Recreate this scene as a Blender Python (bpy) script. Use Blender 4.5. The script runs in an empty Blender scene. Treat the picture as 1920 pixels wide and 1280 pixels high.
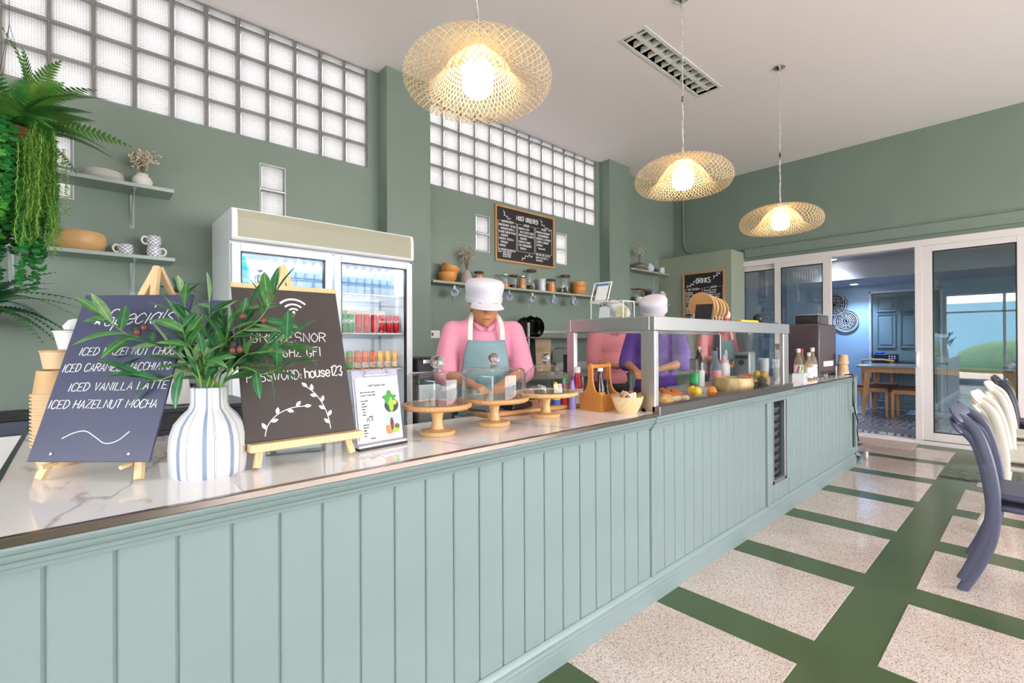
import bpy, bmesh, math, random
from mathutils import Vector, Matrix
random.seed(7)
PI = math.pi
C = bpy.context.scene.collection
S = bpy.context.scene
# ---------------------------------------------------------------- camera
cam_d = bpy.data.cameras.new('camera'); cam = bpy.data.objects.new('camera', cam_d); C.objects.link(cam)
cam_d.sensor_width = 36; cam_d.lens = 897.79/1920*36; cam_d.clip_start = .02; cam_d.clip_end = 200
_y, _p, _r = (math.radians(a) for a in (47.8025, .1376, -.2743))
_f = Vector((math.cos(_y), math.sin(_y), 0)); _ri = Vector((math.sin(_y), -math.cos(_y), 0)); _u = Vector((0, 0, 1))
_f2 = _f*math.cos(_p)+_u*math.sin(_p); _u2 = _u*math.cos(_p)-_f*math.sin(_p)
_r3 = _ri*math.cos(_r)+_u2*math.sin(_r); _u3 = _u2*math.cos(_r)-_ri*math.sin(_r)
_m = Matrix((_r3, _u3, -_f2)).transposed().to_4x4(); _m.translation = (0, 0, 1.25)
cam.matrix_world = _m
S.camera = cam
# ---------------------------------------------------------------- world, exposure
SKY = 11.0
world = bpy.data.worlds.new('sky'); S.world = world; world.use_nodes = True
_bg = world.node_tree.nodes['Background']; _bg.inputs[0].default_value = (1, .965, .985, 1); _bg.inputs[1].default_value = SKY
S.view_settings.view_transform = 'Standard'; S.view_settings.look = 'None'; S.view_settings.gamma = 1
S.view_settings.use_curve_mapping = False; S.view_settings.exposure = 0.55
S.cycles.max_bounces = 10; S.cycles.diffuse_bounces = 5; S.cycles.glossy_bounces = 5
S.cycles.transmission_bounces = 10; S.cycles.transparent_max_bounces = 24
S.cycles.caustics_reflective = False; S.cycles.caustics_refractive = False
S.cycles.sample_clamp_indirect = 6
def area(name, loc, rot, sx, sy, power, col):
    l = bpy.data.lights.new(name, 'AREA'); l.shape = 'RECTANGLE'; l.size = sx; l.size_y = sy; l.energy = power; l.color = col
    o = bpy.data.objects.new(name, l); C.objects.link(o); o.location = loc; o.rotation_euler = rot
    return o
# portals in the openings of the two glazed shop fronts behind the camera guide the sky light indoors
for _p in (area('portal_side_front', (-3.58, -1.15, 1.35), (0, -PI/2, 0), 2.45, 6.0, 1, (1, 1, 1)), area('portal_street_front', (4.15, -4.40, 1.5), (PI/2, 0, 0), 6.1, 2.5, 1, (1, 1, 1))): _p.data.cycles.is_portal = True
# ---------------------------------------------------------------- helpers
def lin(c):
    if isinstance(c, str): c = tuple(int(c[i:i+2], 16) for i in (0, 2, 4))
    return tuple((v/255/12.92 if v/255 <= .04045 else ((v/255+.055)/1.055)**2.4) for v in c[:3])
MATS = {}
def mat(name, col, rough=.5, metal=0, var=0, vscale=8, bump=0, bscale=60, spec=.5, trans=0, ior=1.45, emit=0, alpha=1, coat=0, stretch=None, sss=0):
    if name in MATS: return MATS[name]
    m = bpy.data.materials.new(name); m.use_nodes = True; MATS[name] = m
    nt = m.node_tree; n = nt.nodes; b = n['Principled BSDF']
    c = lin(col) + (1,)
    b.inputs['Base Color'].default_value = c; b.inputs['Roughness'].default_value = rough; b.inputs['Metallic'].default_value = metal
    b.inputs['Specular IOR Level'].default_value = spec; b.inputs['IOR'].default_value = ior
    b.inputs['Transmission Weight'].default_value = trans; b.inputs['Coat Weight'].default_value = coat
    if sss: b.inputs['Subsurface Weight'].default_value = sss; b.inputs['Subsurface Radius'].default_value = (.02, .01, .006)
    if emit: b.inputs['Emission Color'].default_value = c; b.inputs['Emission Strength'].default_value = emit
    if alpha < 1: b.inputs['Alpha'].default_value = alpha
    if var or bump:
        tc = n.new('ShaderNodeTexCoord'); mp = n.new('ShaderNodeMapping'); nt.links.new(tc.outputs['Object'], mp.inputs[0])
        if stretch: mp.inputs['Scale'].default_value = stretch
    if var:
        no = n.new('ShaderNodeTexNoise'); no.inputs['Scale'].default_value = vscale; no.inputs['Detail'].default_value = 4
        nt.links.new(mp.outputs[0], no.inputs[0])
        rp = n.new('ShaderNodeValToRGB'); e = rp.color_ramp.elements
        e[0].position = .3; e[1].position = .7
        e[0].color = tuple(max(0, v*(1-var)) for v in c[:3]) + (1,); e[1].color = tuple(min(1, v*(1+var)) for v in c[:3]) + (1,)
        nt.links.new(no.outputs[0], rp.inputs[0]); nt.links.new(rp.outputs[0], b.inputs['Base Color'])
    if bump:
        nb = n.new('ShaderNodeTexNoise'); nb.inputs['Scale'].default_value = bscale; nt.links.new(mp.outputs[0], nb.inputs[0])
        bu = n.new('ShaderNodeBump'); bu.inputs['Strength'].default_value = bump; bu.inputs['Distance'].default_value = .01
        nt.links.new(nb.outputs[0], bu.inputs['Height']); nt.links.new(bu.outputs[0], b.inputs['Normal'])
    return m
def mat_nodes(name):
    m = bpy.data.materials.new(name); m.use_nodes = True; MATS[name] = m
    m.node_tree.nodes.clear(); n = m.node_tree.nodes
    out = n.new('ShaderNodeOutputMaterial')
    def N(t, **k):
        x = n.new(t)
        for a, v in k.items():
            if a in x.inputs: x.inputs[a].default_value = v
            else: setattr(x, a, v)
        return x
    return m, N, m.node_tree.links.new, out
def thin_glass(name, tint=(1, 1, 1), base=.04, ior=1.5, rough=0.0, fall=4.0):
    m, N, L, out = mat_nodes(name)
    t = N('ShaderNodeBsdfTransparent'); t.inputs[0].default_value = tint + (1,)
    g = N('ShaderNodeBsdfGlossy'); g.inputs['Roughness'].default_value = rough
    lw = N('ShaderNodeLayerWeight'); lw.inputs['Blend'].default_value = .5
    f = N('ShaderNodeMath', operation='POWER'); f.inputs[1].default_value = fall; L(lw.outputs['Facing'], f.inputs[0])
    ad = N('ShaderNodeMath', operation='MULTIPLY_ADD'); ad.use_clamp = True; ad.inputs[1].default_value = .75; ad.inputs[2].default_value = base+.03
    mx = N('ShaderNodeMixShader')
    L(f.outputs[0], ad.inputs[0]); L(ad.outputs[0], mx.inputs[0]); L(t.outputs[0], mx.inputs[1]); L(g.outputs[0], mx.inputs[2]); L(mx.outputs[0], out.inputs[0])
    return m
class MB:
    def __init__(s): s.v = []; s.f = []
    def quad(s, *p):
        i = len(s.v); s.v += [tuple(q) for q in p]; s.f.append(tuple(range(i, i+len(p)))); return s
    def box(s, x0, x1, y0, y1, z0, z1, M=None):
        i = len(s.v); p = [(x, y, z) for z in (z0, z1) for y in (y0, y1) for x in (x0, x1)]
        if M: p = [tuple(M @ Vector(q)) for q in p]
        s.v += p
        s.f += [(i, i+2, i+3, i+1), (i+4, i+5, i+7, i+6), (i, i+1, i+5, i+4), (i+2, i+6, i+7, i+3), (i, i+4, i+6, i+2), (i+1, i+3, i+7, i+5)]
        return s
    def lathe(s, prof, n=24, c=(0, 0, 0), M=None, a0=0, a1=2*PI):
        i = len(s.v); k = len(prof); full = abs(a1-a0-2*PI) < 1e-6; nn = n if full else n+1
        for j in range(nn):
            a = a0+(a1-a0)*j/n; ca, sa = math.cos(a), math.sin(a)
            for r, z in prof:
                q = (c[0]+r*ca, c[1]+r*sa, c[2]+z)
                s.v.append(tuple(M @ Vector(q)) if M else q)
        for j in range(n):
            a, b = i+j*k, i+((j+1) % nn)*k
            for t in range(k-1):
                s.f.append((a+t, b+t, b+t+1, a+t+1))
        if full:
            if prof[0][0] > 1e-6: s.f.append(tuple(i+j*k for j in reversed(range(n))))
            if prof[-1][0] > 1e-6: s.f.append(tuple(i+j*k+k-1 for j in range(n)))
        return s
    def tube(s, pts, r, n=8, cap=True, flat=1.0, up=None):
        P = [Vector(p) for p in pts]; m = len(P); R = r if isinstance(r, (list, tuple)) else [r]*m
        i = len(s.v); prev = None
        for a in range(m):
            d = (P[min(a+1, m-1)]-P[max(a-1, 0)])
            if d.length < 1e-9: d = Vector((0, 0, 1))
            d.normalize()
            if prev is None:
                ref = Vector(up) if up else (Vector((0, 0, 1)) if abs(d.z) < .9 else Vector((1, 0, 0)))
                x = ref.cross(d); 
                if x.length < 1e-6: x = Vector((1, 0, 0)).cross(d)
                x.normalize()
            else:
                x = prev-d*prev.dot(d); x.normalize()
            prev = x; y = d.cross(x)
            for j in range(n):
                t = 2*PI*j/n+PI/n
                s.v.append(tuple(P[a]+x*(R[a]*math.cos(t))+y*(R[a]*flat*math.sin(t))))
        for a in range(m-1):
            for j in range(n):
                k = (j+1) % n
                s.f.append((i+a*n+j, i+a*n+k, i+(a+1)*n+k, i+(a+1)*n+j))
        if cap:
            s.f.append(tuple(i+j for j in reversed(range(n)))); s.f.append(tuple(i+(m-1)*n+j for j in range(n)))
        return s
    def cyl(s, p0, p1, r0, r1=None, n=16): return s.tube([p0, p1], [r0, r0 if r1 is None else r1], n)
    def ball(s, c, r, n=14, m=9, sc=(1, 1, 1), M=None):
        i = len(s.v)
        for a in range(m+1):
            t = PI*a/m
            for j in range(n):
                p = 2*PI*j/n
                q = Vector((r*sc[0]*math.sin(t)*math.cos(p), r*sc[1]*math.sin(t)*math.sin(p), r*sc[2]*math.cos(t)))
                if M: q = M @ q
                s.v.append(tuple(q+Vector(c)))
        for a in range(m):
            for j in range(n):
                k = (j+1) % n
                s.f.append((i+a*n+j, i+(a+1)*n+j, i+(a+1)*n+k, i+a*n+k))
        return s
    def prism(s, poly, t0, t1, fn):
        """poly 2-D points, extruded t0..t1; fn(u,v,t) -> xyz"""
        i = len(s.v); k = len(poly)
        for t in (t0, t1): s.v += [tuple(fn(u, v, t)) for u, v in poly]
        s.f.append(tuple(i+j for j in reversed(range(k)))); s.f.append(tuple(i+k+j for j in range(k)))
        for j in range(k):
            b = (j+1) % k; s.f.append((i+j, i+b, i+k+b, i+k+j))
        return s
    def mesh(s, name, m=None, smooth=35):
        me = bpy.data.meshes.new(name); me.from_pydata(s.v, [], s.f)
        bm = bmesh.new(); bm.from_mesh(me); bmesh.ops.remove_doubles(bm, verts=bm.verts, dist=1e-6); bmesh.ops.recalc_face_normals(bm, faces=bm.faces)
        bm.to_mesh(me); bm.free()
        if m: me.materials.append(m)
        if smooth:
            me.polygons.foreach_set('use_smooth', [True]*len(me.polygons))
            me.set_sharp_from_angle(angle=math.radians(smooth))
        return me
    def build(s, name, m, parent=None, smooth=35, bevel=0, loc=None, rot=None, seg=2):
        return place(name, s.mesh(name, m, smooth), parent, loc, rot, bevel, seg)
def place(name, me, parent=None, loc=None, rot=None, bevel=0, seg=2):
    o = bpy.data.objects.new(name, me); C.objects.link(o)
    if parent: o.parent = parent
    if loc is not None: o.location = loc
    if rot is not None: o.rotation_euler = rot if isinstance(rot, (tuple, list)) else (0, 0, rot)
    if bevel:
        b = o.modifiers.new('bevel', 'BEVEL'); b.width = bevel; b.segments = seg; b.limit_method = 'ANGLE'; b.angle_limit = math.radians(40); b.harden_normals = False
    return o
def tag(o, label=None, cat=None, group=None, kind=None):
    if label: o['label'] = label
    if cat: o['category'] = cat
    if group: o['group'] = group
    if kind: o['kind'] = kind
    return o
def thing(name, label, cat, loc=(0, 0, 0), rz=0, group=None, kind=None):
    o = bpy.data.objects.new(name, None); C.objects.link(o); o.location = loc
    o.rotation_euler = rz if isinstance(rz, (tuple, list)) else (0, 0, rz); o.empty_display_size = .05
    return tag(o, label, cat, group, kind)
def struct(name, loc=(0, 0, 0)):
    return thing(name, None, None, loc, kind='structure')
def dup(root, loc=None, rz=None, label=None, group=None, scale=None):
    def cp(o, par):
        c = o.copy(); C.objects.link(c)
        if par: c.parent = par
        for ch in o.children: cp(ch, c)
        return c
    r = cp(root, None)
    if loc is not None: r.location = loc
    if rz is not None: r.rotation_euler = rz if isinstance(rz, (tuple, list)) else (0, 0, rz)
    if label: r['label'] = label
    if group: r['group'] = group
    if scale: r.scale = (scale,)*3 if not isinstance(scale, tuple) else scale
    return r
def rotz(a): return Matrix.Rotation(a, 4, 'Z')
def wall_grid(u0, u1, v0, v1, t0, t1, holes, fn):
    """slab with rectangular holes; fn(u,v,t)->xyz"""
    us = sorted({u0, u1, *[h[0] for h in holes], *[h[1] for h in holes]}); vs = sorted({v0, v1, *[h[2] for h in holes], *[h[3] for h in holes]})
    us = [u for u in us if u0 <= u <= u1]; vs = [v for v in vs if v0 <= v <= v1]
    def solid(i, j):
        if not (0 <= i < len(us)-1 and 0 <= j < len(vs)-1): return False
        a, b = (us[i]+us[i+1])/2, (vs[j]+vs[j+1])/2
        return not any(h[0] < a < h[1] and h[2] < b < h[3] for h in holes)
    m = MB()
    for i in range(len(us)-1):
        for j in range(len(vs)-1):
            if not solid(i, j): continue
            a, b, c, d = us[i], us[i+1], vs[j], vs[j+1]
            for t in (t0, t1): m.quad(fn(a, c, t), fn(b, c, t), fn(b, d, t), fn(a, d, t))
            if not solid(i-1, j): m.quad(fn(a, c, t0), fn(a, d, t0), fn(a, d, t1), fn(a, c, t1))
            if not solid(i+1, j): m.quad(fn(b, c, t0), fn(b, d, t0), fn(b, d, t1), fn(b, c, t1))
            if not solid(i, j-1): m.quad(fn(a, c, t0), fn(b, c, t0), fn(b, c, t1), fn(a, c, t1))
            if not solid(i, j+1): m.quad(fn(a, d, t0), fn(b, d, t0), fn(b, d, t1), fn(a, d, t1))
    return m
FX = lambda u, v, t: (u, t, v)      # wall facing along Y
FY = lambda u, v, t: (t, u, v)      # wall facing along X
# ---------------------------------------------------------------- shared materials
M_wall = mat('sage_wall_paint', (125, 139, 129), .55, var=.04, vscale=1.5, bump=.05, bscale=40)
M_ceil = mat('ceiling_paint', (252, 243, 244), .8)
M_cream = mat('olive_partition_paint', (150, 158, 140), .5, var=.03, vscale=2)
M_counter = mat('counter_paint', (128, 145, 145), .38, var=.03, vscale=3)
M_green = mat('green_floor_paint', (74, 92, 58), .28, var=.10, vscale=2.2, bump=.06, bscale=90)
M_white = mat('white_plastic', (232, 230, 230), .35)
M_upvc = mat('white_door_frame', (226, 218, 216), .3)
M_steel = mat('brushed_steel', (196, 196, 196), .36, 1, bump=.03, bscale=120, stretch=(1, 1, 12))
M_chrome = mat('chrome', (215, 215, 215), .08, 1)
M_black = mat('black_plastic', (28, 28, 31), .35)
M_dark = mat('dark_grey', (60, 58, 62), .45)
M_mortar = mat('block_mortar', (150, 143, 138), .8)
M_glass = thin_glass('clear_glass', (.97, .985, .98), .005)
M_doorglass = thin_glass('door_glass', (.80, .88, .88), .18)
M_caseglass = thin_glass('display_glass', (.97, .98, .98), .005)
M_frglass = thin_glass('fridge_glass', (.97, .985, .985), -.012)
def wood_mat(name, col, dark=.72, scale=6, rough=.42, stretch=(1, 1, .12), ring=3.0):
    m, N, L, out = mat_nodes(name)
    tc = N('ShaderNodeTexCoord'); mp = N('ShaderNodeMapping'); mp.inputs['Scale'].default_value = stretch
    no = N('ShaderNodeTexNoise'); no.inputs['Scale'].default_value = scale; no.inputs['Detail'].default_value = 5; no.inputs['Distortion'].default_value = .6
    wv = N('ShaderNodeTexWave'); wv.inputs['Scale'].default_value = scale*ring; wv.inputs['Distortion'].default_value = 5; wv.inputs['Detail'].default_value = 2
    mx = N('ShaderNodeMix', data_type='FLOAT'); mx.inputs[0].default_value = .35
    rp = N('ShaderNodeValToRGB'); c = lin(col); e = rp.color_ramp.elements
    e[0].position = .25; e[1].position = .75; e[0].color = tuple(v*dark for v in c)+(1,); e[1].color = c+(1,)
    b = N('ShaderNodeBsdfPrincipled'); b.inputs['Roughness'].default_value = rough
    L(tc.outputs['Object'], mp.inputs[0]); L(mp.outputs[0], no.inputs[0]); L(mp.outputs[0], wv.inputs[0])
    L(no.outputs[0], mx.inputs[2]); L(wv.outputs['Fac'], mx.inputs[3]); L(mx.outputs[0], rp.inputs[0]); L(rp.outputs[0], b.inputs[0]); L(b.outputs[0], out.inputs[0])
    return m
W_pine = wood_mat('pale_pine', (220, 190, 144), .84, 9)
W_oak = wood_mat('honey_oak', (210, 156, 100), .80, 8)
W_beech = wood_mat('pale_beech', (232, 198, 150), .82, 8)
W_teak = wood_mat('orange_teak', (214, 140, 66), .75, 7)
W_bowl = wood_mat('acacia_bowl', (226, 180, 124), .86, 3, stretch=(.4, .4, 1.5), ring=.6)
W_furn = wood_mat('furniture_oak', (205, 150, 104), .8, 8)
W_cap = mat('walnut_lid', (96, 54, 38), .45, var=.2, vscale=14)
# terrazzo
def terrazzo():
    m, N, L, out = mat_nodes('speckled_terrazzo')
    tc = N('ShaderNodeTexCoord'); mp = N('ShaderNodeMapping'); mp.inputs['Scale'].default_value = (1, 1.5, 1)
    v = N('ShaderNodeTexNoise'); v.inputs['Scale'].default_value = 130; v.inputs['Detail'].default_value = 3; v.inputs['Roughness'].default_value = .7
    v2 = N('ShaderNodeTexNoise'); v2.inputs['Scale'].default_value = 2.2
    rp = N('ShaderNodeValToRGB'); e = rp.color_ramp.elements
    e[0].position = .34; e[0].color = lin((132, 106, 92))+(1,); e[1].position = .47; e[1].color = lin((210, 194, 184))+(1,)
    x = e.new(.62); x.color = lin((226, 214, 208))+(1,)
    mx = N('ShaderNodeMix', data_type='RGBA', blend_type='MULTIPLY'); mx.inputs[0].default_value = .5
    rp2 = N('ShaderNodeValToRGB'); rp2.color_ramp.elements[0].position = .4; rp2.color_ramp.elements[0].color = (.80, .72, .66, 1); rp2.color_ramp.elements[1].position = .6; rp2.color_ramp.elements[1].color = (1, 1, 1, 1)
    b = N('ShaderNodeBsdfPrincipled'); b.inputs['Roughness'].default_value = .13
    L(tc.outputs['Object'], mp.inputs[0]); L(mp.outputs[0], v.inputs[0]); L(tc.outputs['Object'], v2.inputs[0]); L(v.outputs[0], rp.inputs[0]); L(v2.outputs[0], rp2.inputs[0])
    L(rp.outputs[0], mx.inputs[6]); L(rp2.outputs[0], mx.inputs[7]); L(mx.outputs[2], b.inputs[0]); L(b.outputs[0], out.inputs[0])
    return m
M_terr = terrazzo()
def marble():
    m, N, L, out = mat_nodes('white_marble')
    tc = N('ShaderNodeTexCoord'); mp = N('ShaderNodeMapping'); mp.inputs['Rotation'].default_value = (0, 0, .5); mp.inputs['Scale'].default_value = (1, .3, 1)
    no = N('ShaderNodeTexNoise'); no.inputs['Scale'].default_value = 2.0; no.inputs['Detail'].default_value = 6; no.inputs['Distortion'].default_value = .5
    su = N('ShaderNodeMath', operation='SUBTRACT'); su.inputs[1].default_value = .5
    ab = N('ShaderNodeMath', operation='ABSOLUTE')
    rp = N('ShaderNodeValToRGB'); e = rp.color_ramp.elements; e[0].position = .0; e[0].color = lin((192, 188, 190))+(1,); e[1].position = .012; e[1].color = lin((240, 237, 239))+(1,)
    b = N('ShaderNodeBsdfPrincipled'); b.inputs['Roughness'].default_value = .05
    L(tc.outputs['Object'], mp.inputs[0]); L(mp.outputs[0], no.inputs[0]); L(no.outputs[0], su.inputs[0]); L(su.outputs[0], ab.inputs[0]); L(ab.outputs[0], rp.inputs[0])
    L(rp.outputs[0], b.inputs[0]); L(b.outputs[0], out.inputs[0])
    return m
M_marble = marble()
def block_glass():
    m, N, L, out = mat_nodes('ribbed_glass_block')
    tr = N('ShaderNodeBsdfTranslucent'); gl = N('ShaderNodeBsdfGlossy'); gl.inputs['Roughness'].default_value = .12
    mx = N('ShaderNodeMixShader'); mx.inputs[0].default_value = .08
    tc = N('ShaderNodeTexCoord'); w = N('ShaderNodeTexWave'); w.wave_type = 'BANDS'; w.bands_direction = 'X'; w.inputs['Scale'].default_value = 22; w.inputs['Distortion'].default_value = 0
    rp = N('ShaderNodeValToRGB'); e = rp.color_ramp.elements; k = .145
    e[0].color = (k*.74, k*.77, k*.76, 1); e[1].color = (k, k*1.0, k*.98, 1)  # upright rib shading painted as dim and bright bands in the translucent colour
    L(tc.outputs['Object'], w.inputs[0]); L(w.outputs['Fac'], rp.inputs[0]); L(rp.outputs[0], tr.inputs[0])
    L(tr.outputs[0], mx.inputs[1]); L(gl.outputs[0], mx.inputs[2]); L(mx.outputs[0], out.inputs[0])
    return m
M_block = block_glass()
# ---------------------------------------------------------------- room shell
WY, RX, CZ = 4.22, 7.57, 3.82
PB = .2145
smalls = [(-.187, -.016), (1.089, 1.288), (3.292, 3.493), (4.611, 4.82)]
sz = [(2.195, 2.62), (2.300, 2.712), (2.278, 2.687), (2.276, 2.686)]
win1 = (2.012-12*PB, 2.012, 2.890, CZ); win2 = (2.648, 2.648+13*PB, 2.888, CZ)
holes = [win1, win2] + [(a, b, c, d) for (a, b), (c, d) in zip(smalls, sz)]
wb = wall_grid(-3.75, RX+.15, 0, CZ, WY, WY+.1, holes, FX)
o = wb.build('wall_back', M_wall, smooth=0); tag(o, kind='structure')
for x0, x1 in ((2.121, 2.591), (5.53, 6.015)):
    MB().box(x0, x1, 4.05, WY+.001, 0, CZ).build('pilaster', M_wall, o, smooth=0)
# glass blocks
def block_mesh(w, h):
    m = MB(); hw, hh = w/2, h/2; b = .014; d = .010
    rim = [(-hw, -hh), (hw, -hh), (hw, hh), (-hw, hh)]; inn = [(-hw+b, -hh+b), (hw-b, -hh+b), (hw-b, hh-b), (-hw+b, hh-b)]
    for i in range(4):
        j = (i+1) % 4
        m.quad((rim[i][0], -.004, rim[i][1]), (rim[j][0], -.004, rim[j][1]), (inn[j][0], d, inn[j][1]), (inn[i][0], d, inn[i][1]))
        m.quad((rim[i][0], -.004, rim[i][1]), (rim[i][0], .07, rim[i][1]), (rim[j][0], .07, rim[j][1]), (rim[j][0], -.004, rim[j][1]))
    n = max(2, int((h-2*b)/.0125)); z0 = -hh+b; st = (h-2*b)/n
    for k in range(n):
        a = z0+k*st
        m.quad((-hw+b, d, a), (hw-b, d, a), (hw-b, d-.0055, a+st*.5), (-hw+b, d-.0055, a+st*.5))
        m.quad((-hw+b, d-.0055, a+st*.5), (hw-b, d-.0055, a+st*.5), (hw-b, d, a+st), (-hw+b, d, a+st))
    return m.mesh('glass_block', M_block, smooth=0)
bmesh_full = block_mesh(PB-.012, PB-.012); bmesh_cut = block_mesh(PB-.012, .066)
def block_window(name, w, ncol, nrow, partial):
    r = struct(name, ((w[0]+w[1])/2, WY, w[2]))
    x0 = -(w[1]-w[0])/2; z = 0
    for c in range(ncol):
        for k in range(nrow): place('glass_block', bmesh_full, r, (x0+(c+.5)*PB, .012, (k+.5)*PB))
        if partial: place('glass_block', bmesh_cut, r, (x0+(c+.5)*PB, .012, nrow*PB+.037))
    g = MB(); h = w[3]-w[2]
    for c in range(ncol+1): g.box(x0+c*PB-.006, x0+c*PB+.006, .014, .075, 0, h)
    for k in range(nrow+1): g.box(x0, -x0, .0145, .0745, k*PB-.006, k*PB+.006)
    g.build('mortar', M_mortar, r, smooth=0)
    return r
block_window('window_1', win1, 12, 4, True)
block_window('window_2', win2, 13, 4, True)
for i, ((a, b), (c, d)) in enumerate(zip(smalls, sz)):
    r = struct('window_%d' % (i+3), ((a+b)/2, WY, c)); h = (d-c)/2
    me = block_mesh(b-a-.012, h-.012)
    for k in range(2): place('glass_block', me, r, (0, .012, (k+.5)*h))
    g = MB(); w2 = (b-a)/2
    for x in (-w2, w2): g.box(x-.006, x+.006, .004, .075, 0, 2*h)
    for k in range(3): g.box(-w2, w2, .0045, .0745, k*h-.006, k*h+.006)
    g.build('mortar', mat('white_grout', (225, 226, 222), .6), r, smooth=0)
# ceiling with a slot for the recessed light
CL = (3.443, 4.80, 2.172, 2.375)
o = wall_grid(-3.75, RX+.15, -4.6, WY+.1, CZ, CZ+.15, [CL], lambda u, v, t: (u, v, t)).build('ceiling', M_ceil, smooth=0); tag(o, kind='structure')
# floor and terrazzo tiles
fl = MB().box(-3.75, RX+.06, -4.6, WY+.1, -.1, 0).build('floor', M_green, smooth=0); tag(fl, kind='structure')
txs = [(-.30, .345), (.56, 1.20), (1.418, 2.06), (2.275, 2.915), (3.133, 3.77), (3.98, 4.625), (4.84, 5.498), (5.71, 6.395), (6.592, 7.262)]
for k, (y0, y1) in enumerate(((.64, 1.45), (-.215, .426), (-1.07, -.43), (-1.93, -1.29))):
    for i, (a, b) in enumerate(txs):
        if k == 1 and i == 7: b = 5.885; y1 = .374
        else: y1 = y1 if not (k == 1) else .426
        MB().box(a, b, y0, y1, -.01, .0025).build('tile', M_terr, fl, smooth=0, bevel=.001, seg=1)
gr = MB()
gx0, gx1, gy0, gy1 = 5.90, 6.375, .05, .635
gr.box(gx0, gx1, gy0, gy1, 0, .004)
for a in range(3):
    for k in range(6):
        gr.box(gx0+.03+a*.15, gx0+.15+a*.15, gy0+.03+k*.095, gy0+.075+k*.095, .004, .010)
M_grate = mat('painted_grate', (112, 122, 104), .45, .2)
o = gr.build('floor_drain', M_grate, smooth=0, bevel=.002, seg=1); tag(o, 'grey-green slotted drain grate set in the painted floor', 'drain')
m = MB(); m.box(gx0-.012, gx0, gy0, gy1, 0, .006)
for k in range(7): m.box(gx0-.05, gx0-.014, gy1-.03-k*.03, gy1-.018-k*.03, .001, .006)
m.build('slot_bar', M_dark, o, smooth=0)
o = MB().box(7.045, 7.55, .985, 1.85, .003, .012).build('door_mat', mat('mat_beige', (190, 170, 160), .9, var=.12, vscale=60, bump=.4, bscale=200), bevel=.004); tag(o, 'flat beige door mat against the sliding door sill', 'mat')
# right wall with the sliding-door opening
DT = 2.465
wr = wall_grid(-4.6, WY, 0, CZ, RX, RX+.15, [(-2.2, 3.23, -.1, DT)], FY).build('wall_right', M_wall, smooth=0); tag(wr, kind='structure')
pa = MB().box(7.101, RX, 3.036, WY, 0, 2.608).build('wall_partition', M_cream, smooth=0, bevel=.004); tag(pa, kind='structure')
# conduit: raised band over the doors plus thin pipe
t = MB().box(RX-.035, RX, -4.0, 3.03, 2.52, 2.655).build('trim_1', M_wall, smooth=0, bevel=.012); tag(t, kind='structure')
t = MB().tube([(RX-.02, -4.0, 2.668), (RX-.02, 3.25, 2.668), (RX-.02, 3.6, 2.668), (RX-.02, 3.84, 2.69), (RX-.02, 3.98, 2.78), (RX-.02, 4.02, 2.92), (RX-.02, 4.02, CZ)], .011, 8).build('conduit_pipe', M_wall)
tag(t, 'thin sage-painted conduit running along the wall over the doors', 'pipe')
# door frame + panels
df = struct('door_frame', (RX, 0, 0))
m = MB(); m.box(-.05, .09, -2.2, 3.225, 2.385, DT); m.box(-.05, .09, -2.2, 3.225, 0, .05); m.box(-.05, .09, .949, 1.019, .05, 2.385); m.box(-.05, .09, 3.165, 3.225, .05, 2.385)
m.build('outer_frame', M_upvc, df, smooth=0, bevel=.004)
def sash(name, y0, y1, xo, zb=.055, zt=2.385, sl=.09, sr=.09, rt=.07, rb=.095, handle=None):
    r = struct(name, (RX, 0, 0)); m = MB()
    m.box(xo, xo+.045, y0, y0+sl, zb, zt); m.box(xo, xo+.045, y1-sr, y1, zb, zt)
    m.box(xo, xo+.045, y0+sl, y1-sr, zt-rt, zt); m.box(xo, xo+.045, y0+sl, y1-sr, zb, zb+rb)
    m.build('sash_frame', M_upvc, r, smooth=0, bevel=.004)
    g = MB(); a = .012
    g.box(xo+.012, xo+.033, y0+sl, y0+sl+a, zb+rb, zt-rt); g.box(xo+.012, xo+.033, y1-sr-a, y1-sr, zb+rb, zt-rt)
    g.box(xo+.012, xo+.033, y0+sl, y1-sr, zt-rt-a, zt-rt); g.box(xo+.012, xo+.033, y0+sl, y1-sr, zb+rb, zb+rb+a)
    g.build('gasket', M_black, r, smooth=0)
    MB().quad((xo+.022, y0+sl, zb+rb), (xo+.022, y1-sr, zb+rb), (xo+.022, y1-sr, zt-rt), (xo+.022, y0+sl, zt-rt)).build('glass_pane', M_doorglass, r, smooth=0)
    if handle:
        h = MB(); y = handle; h.box(xo-.012, xo, y-.015, y+.015, .93, 1.09); h.tube([(xo-.01, y, .95), (xo-.045, y, .96), (xo-.05, y, 1.0), (xo-.045, y, 1.07), (xo-.02, y, 1.08)], .011, 8)
        h.build('handle', M_upvc, r)
    return r
sash('door_1', 2.53, 3.21, .0, sl=.085, sr=.08)
sash('door_2', 1.888, 2.60, -.045, sl=.10, sr=.085)
sash('door_3', .06, .949, -.045, sl=.105, sr=.092, zb=.06)
MB().box(-.057, -.045, .983, 1.013, .93, 1.12).build('handle_plate', M_upvc, df, bevel=.004)
h = MB().tube([(-.05, .998, .95), (-.09, .998, .96), (-.095, .998, 1.0), (-.09, .998, 1.08), (-.06, .998, 1.09)], .011, 8).build('handle', M_upvc, df)
sash('door_4', -1.1, .02, .0)
sash('door_5', -2.2, -1.06, -.045)
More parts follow.
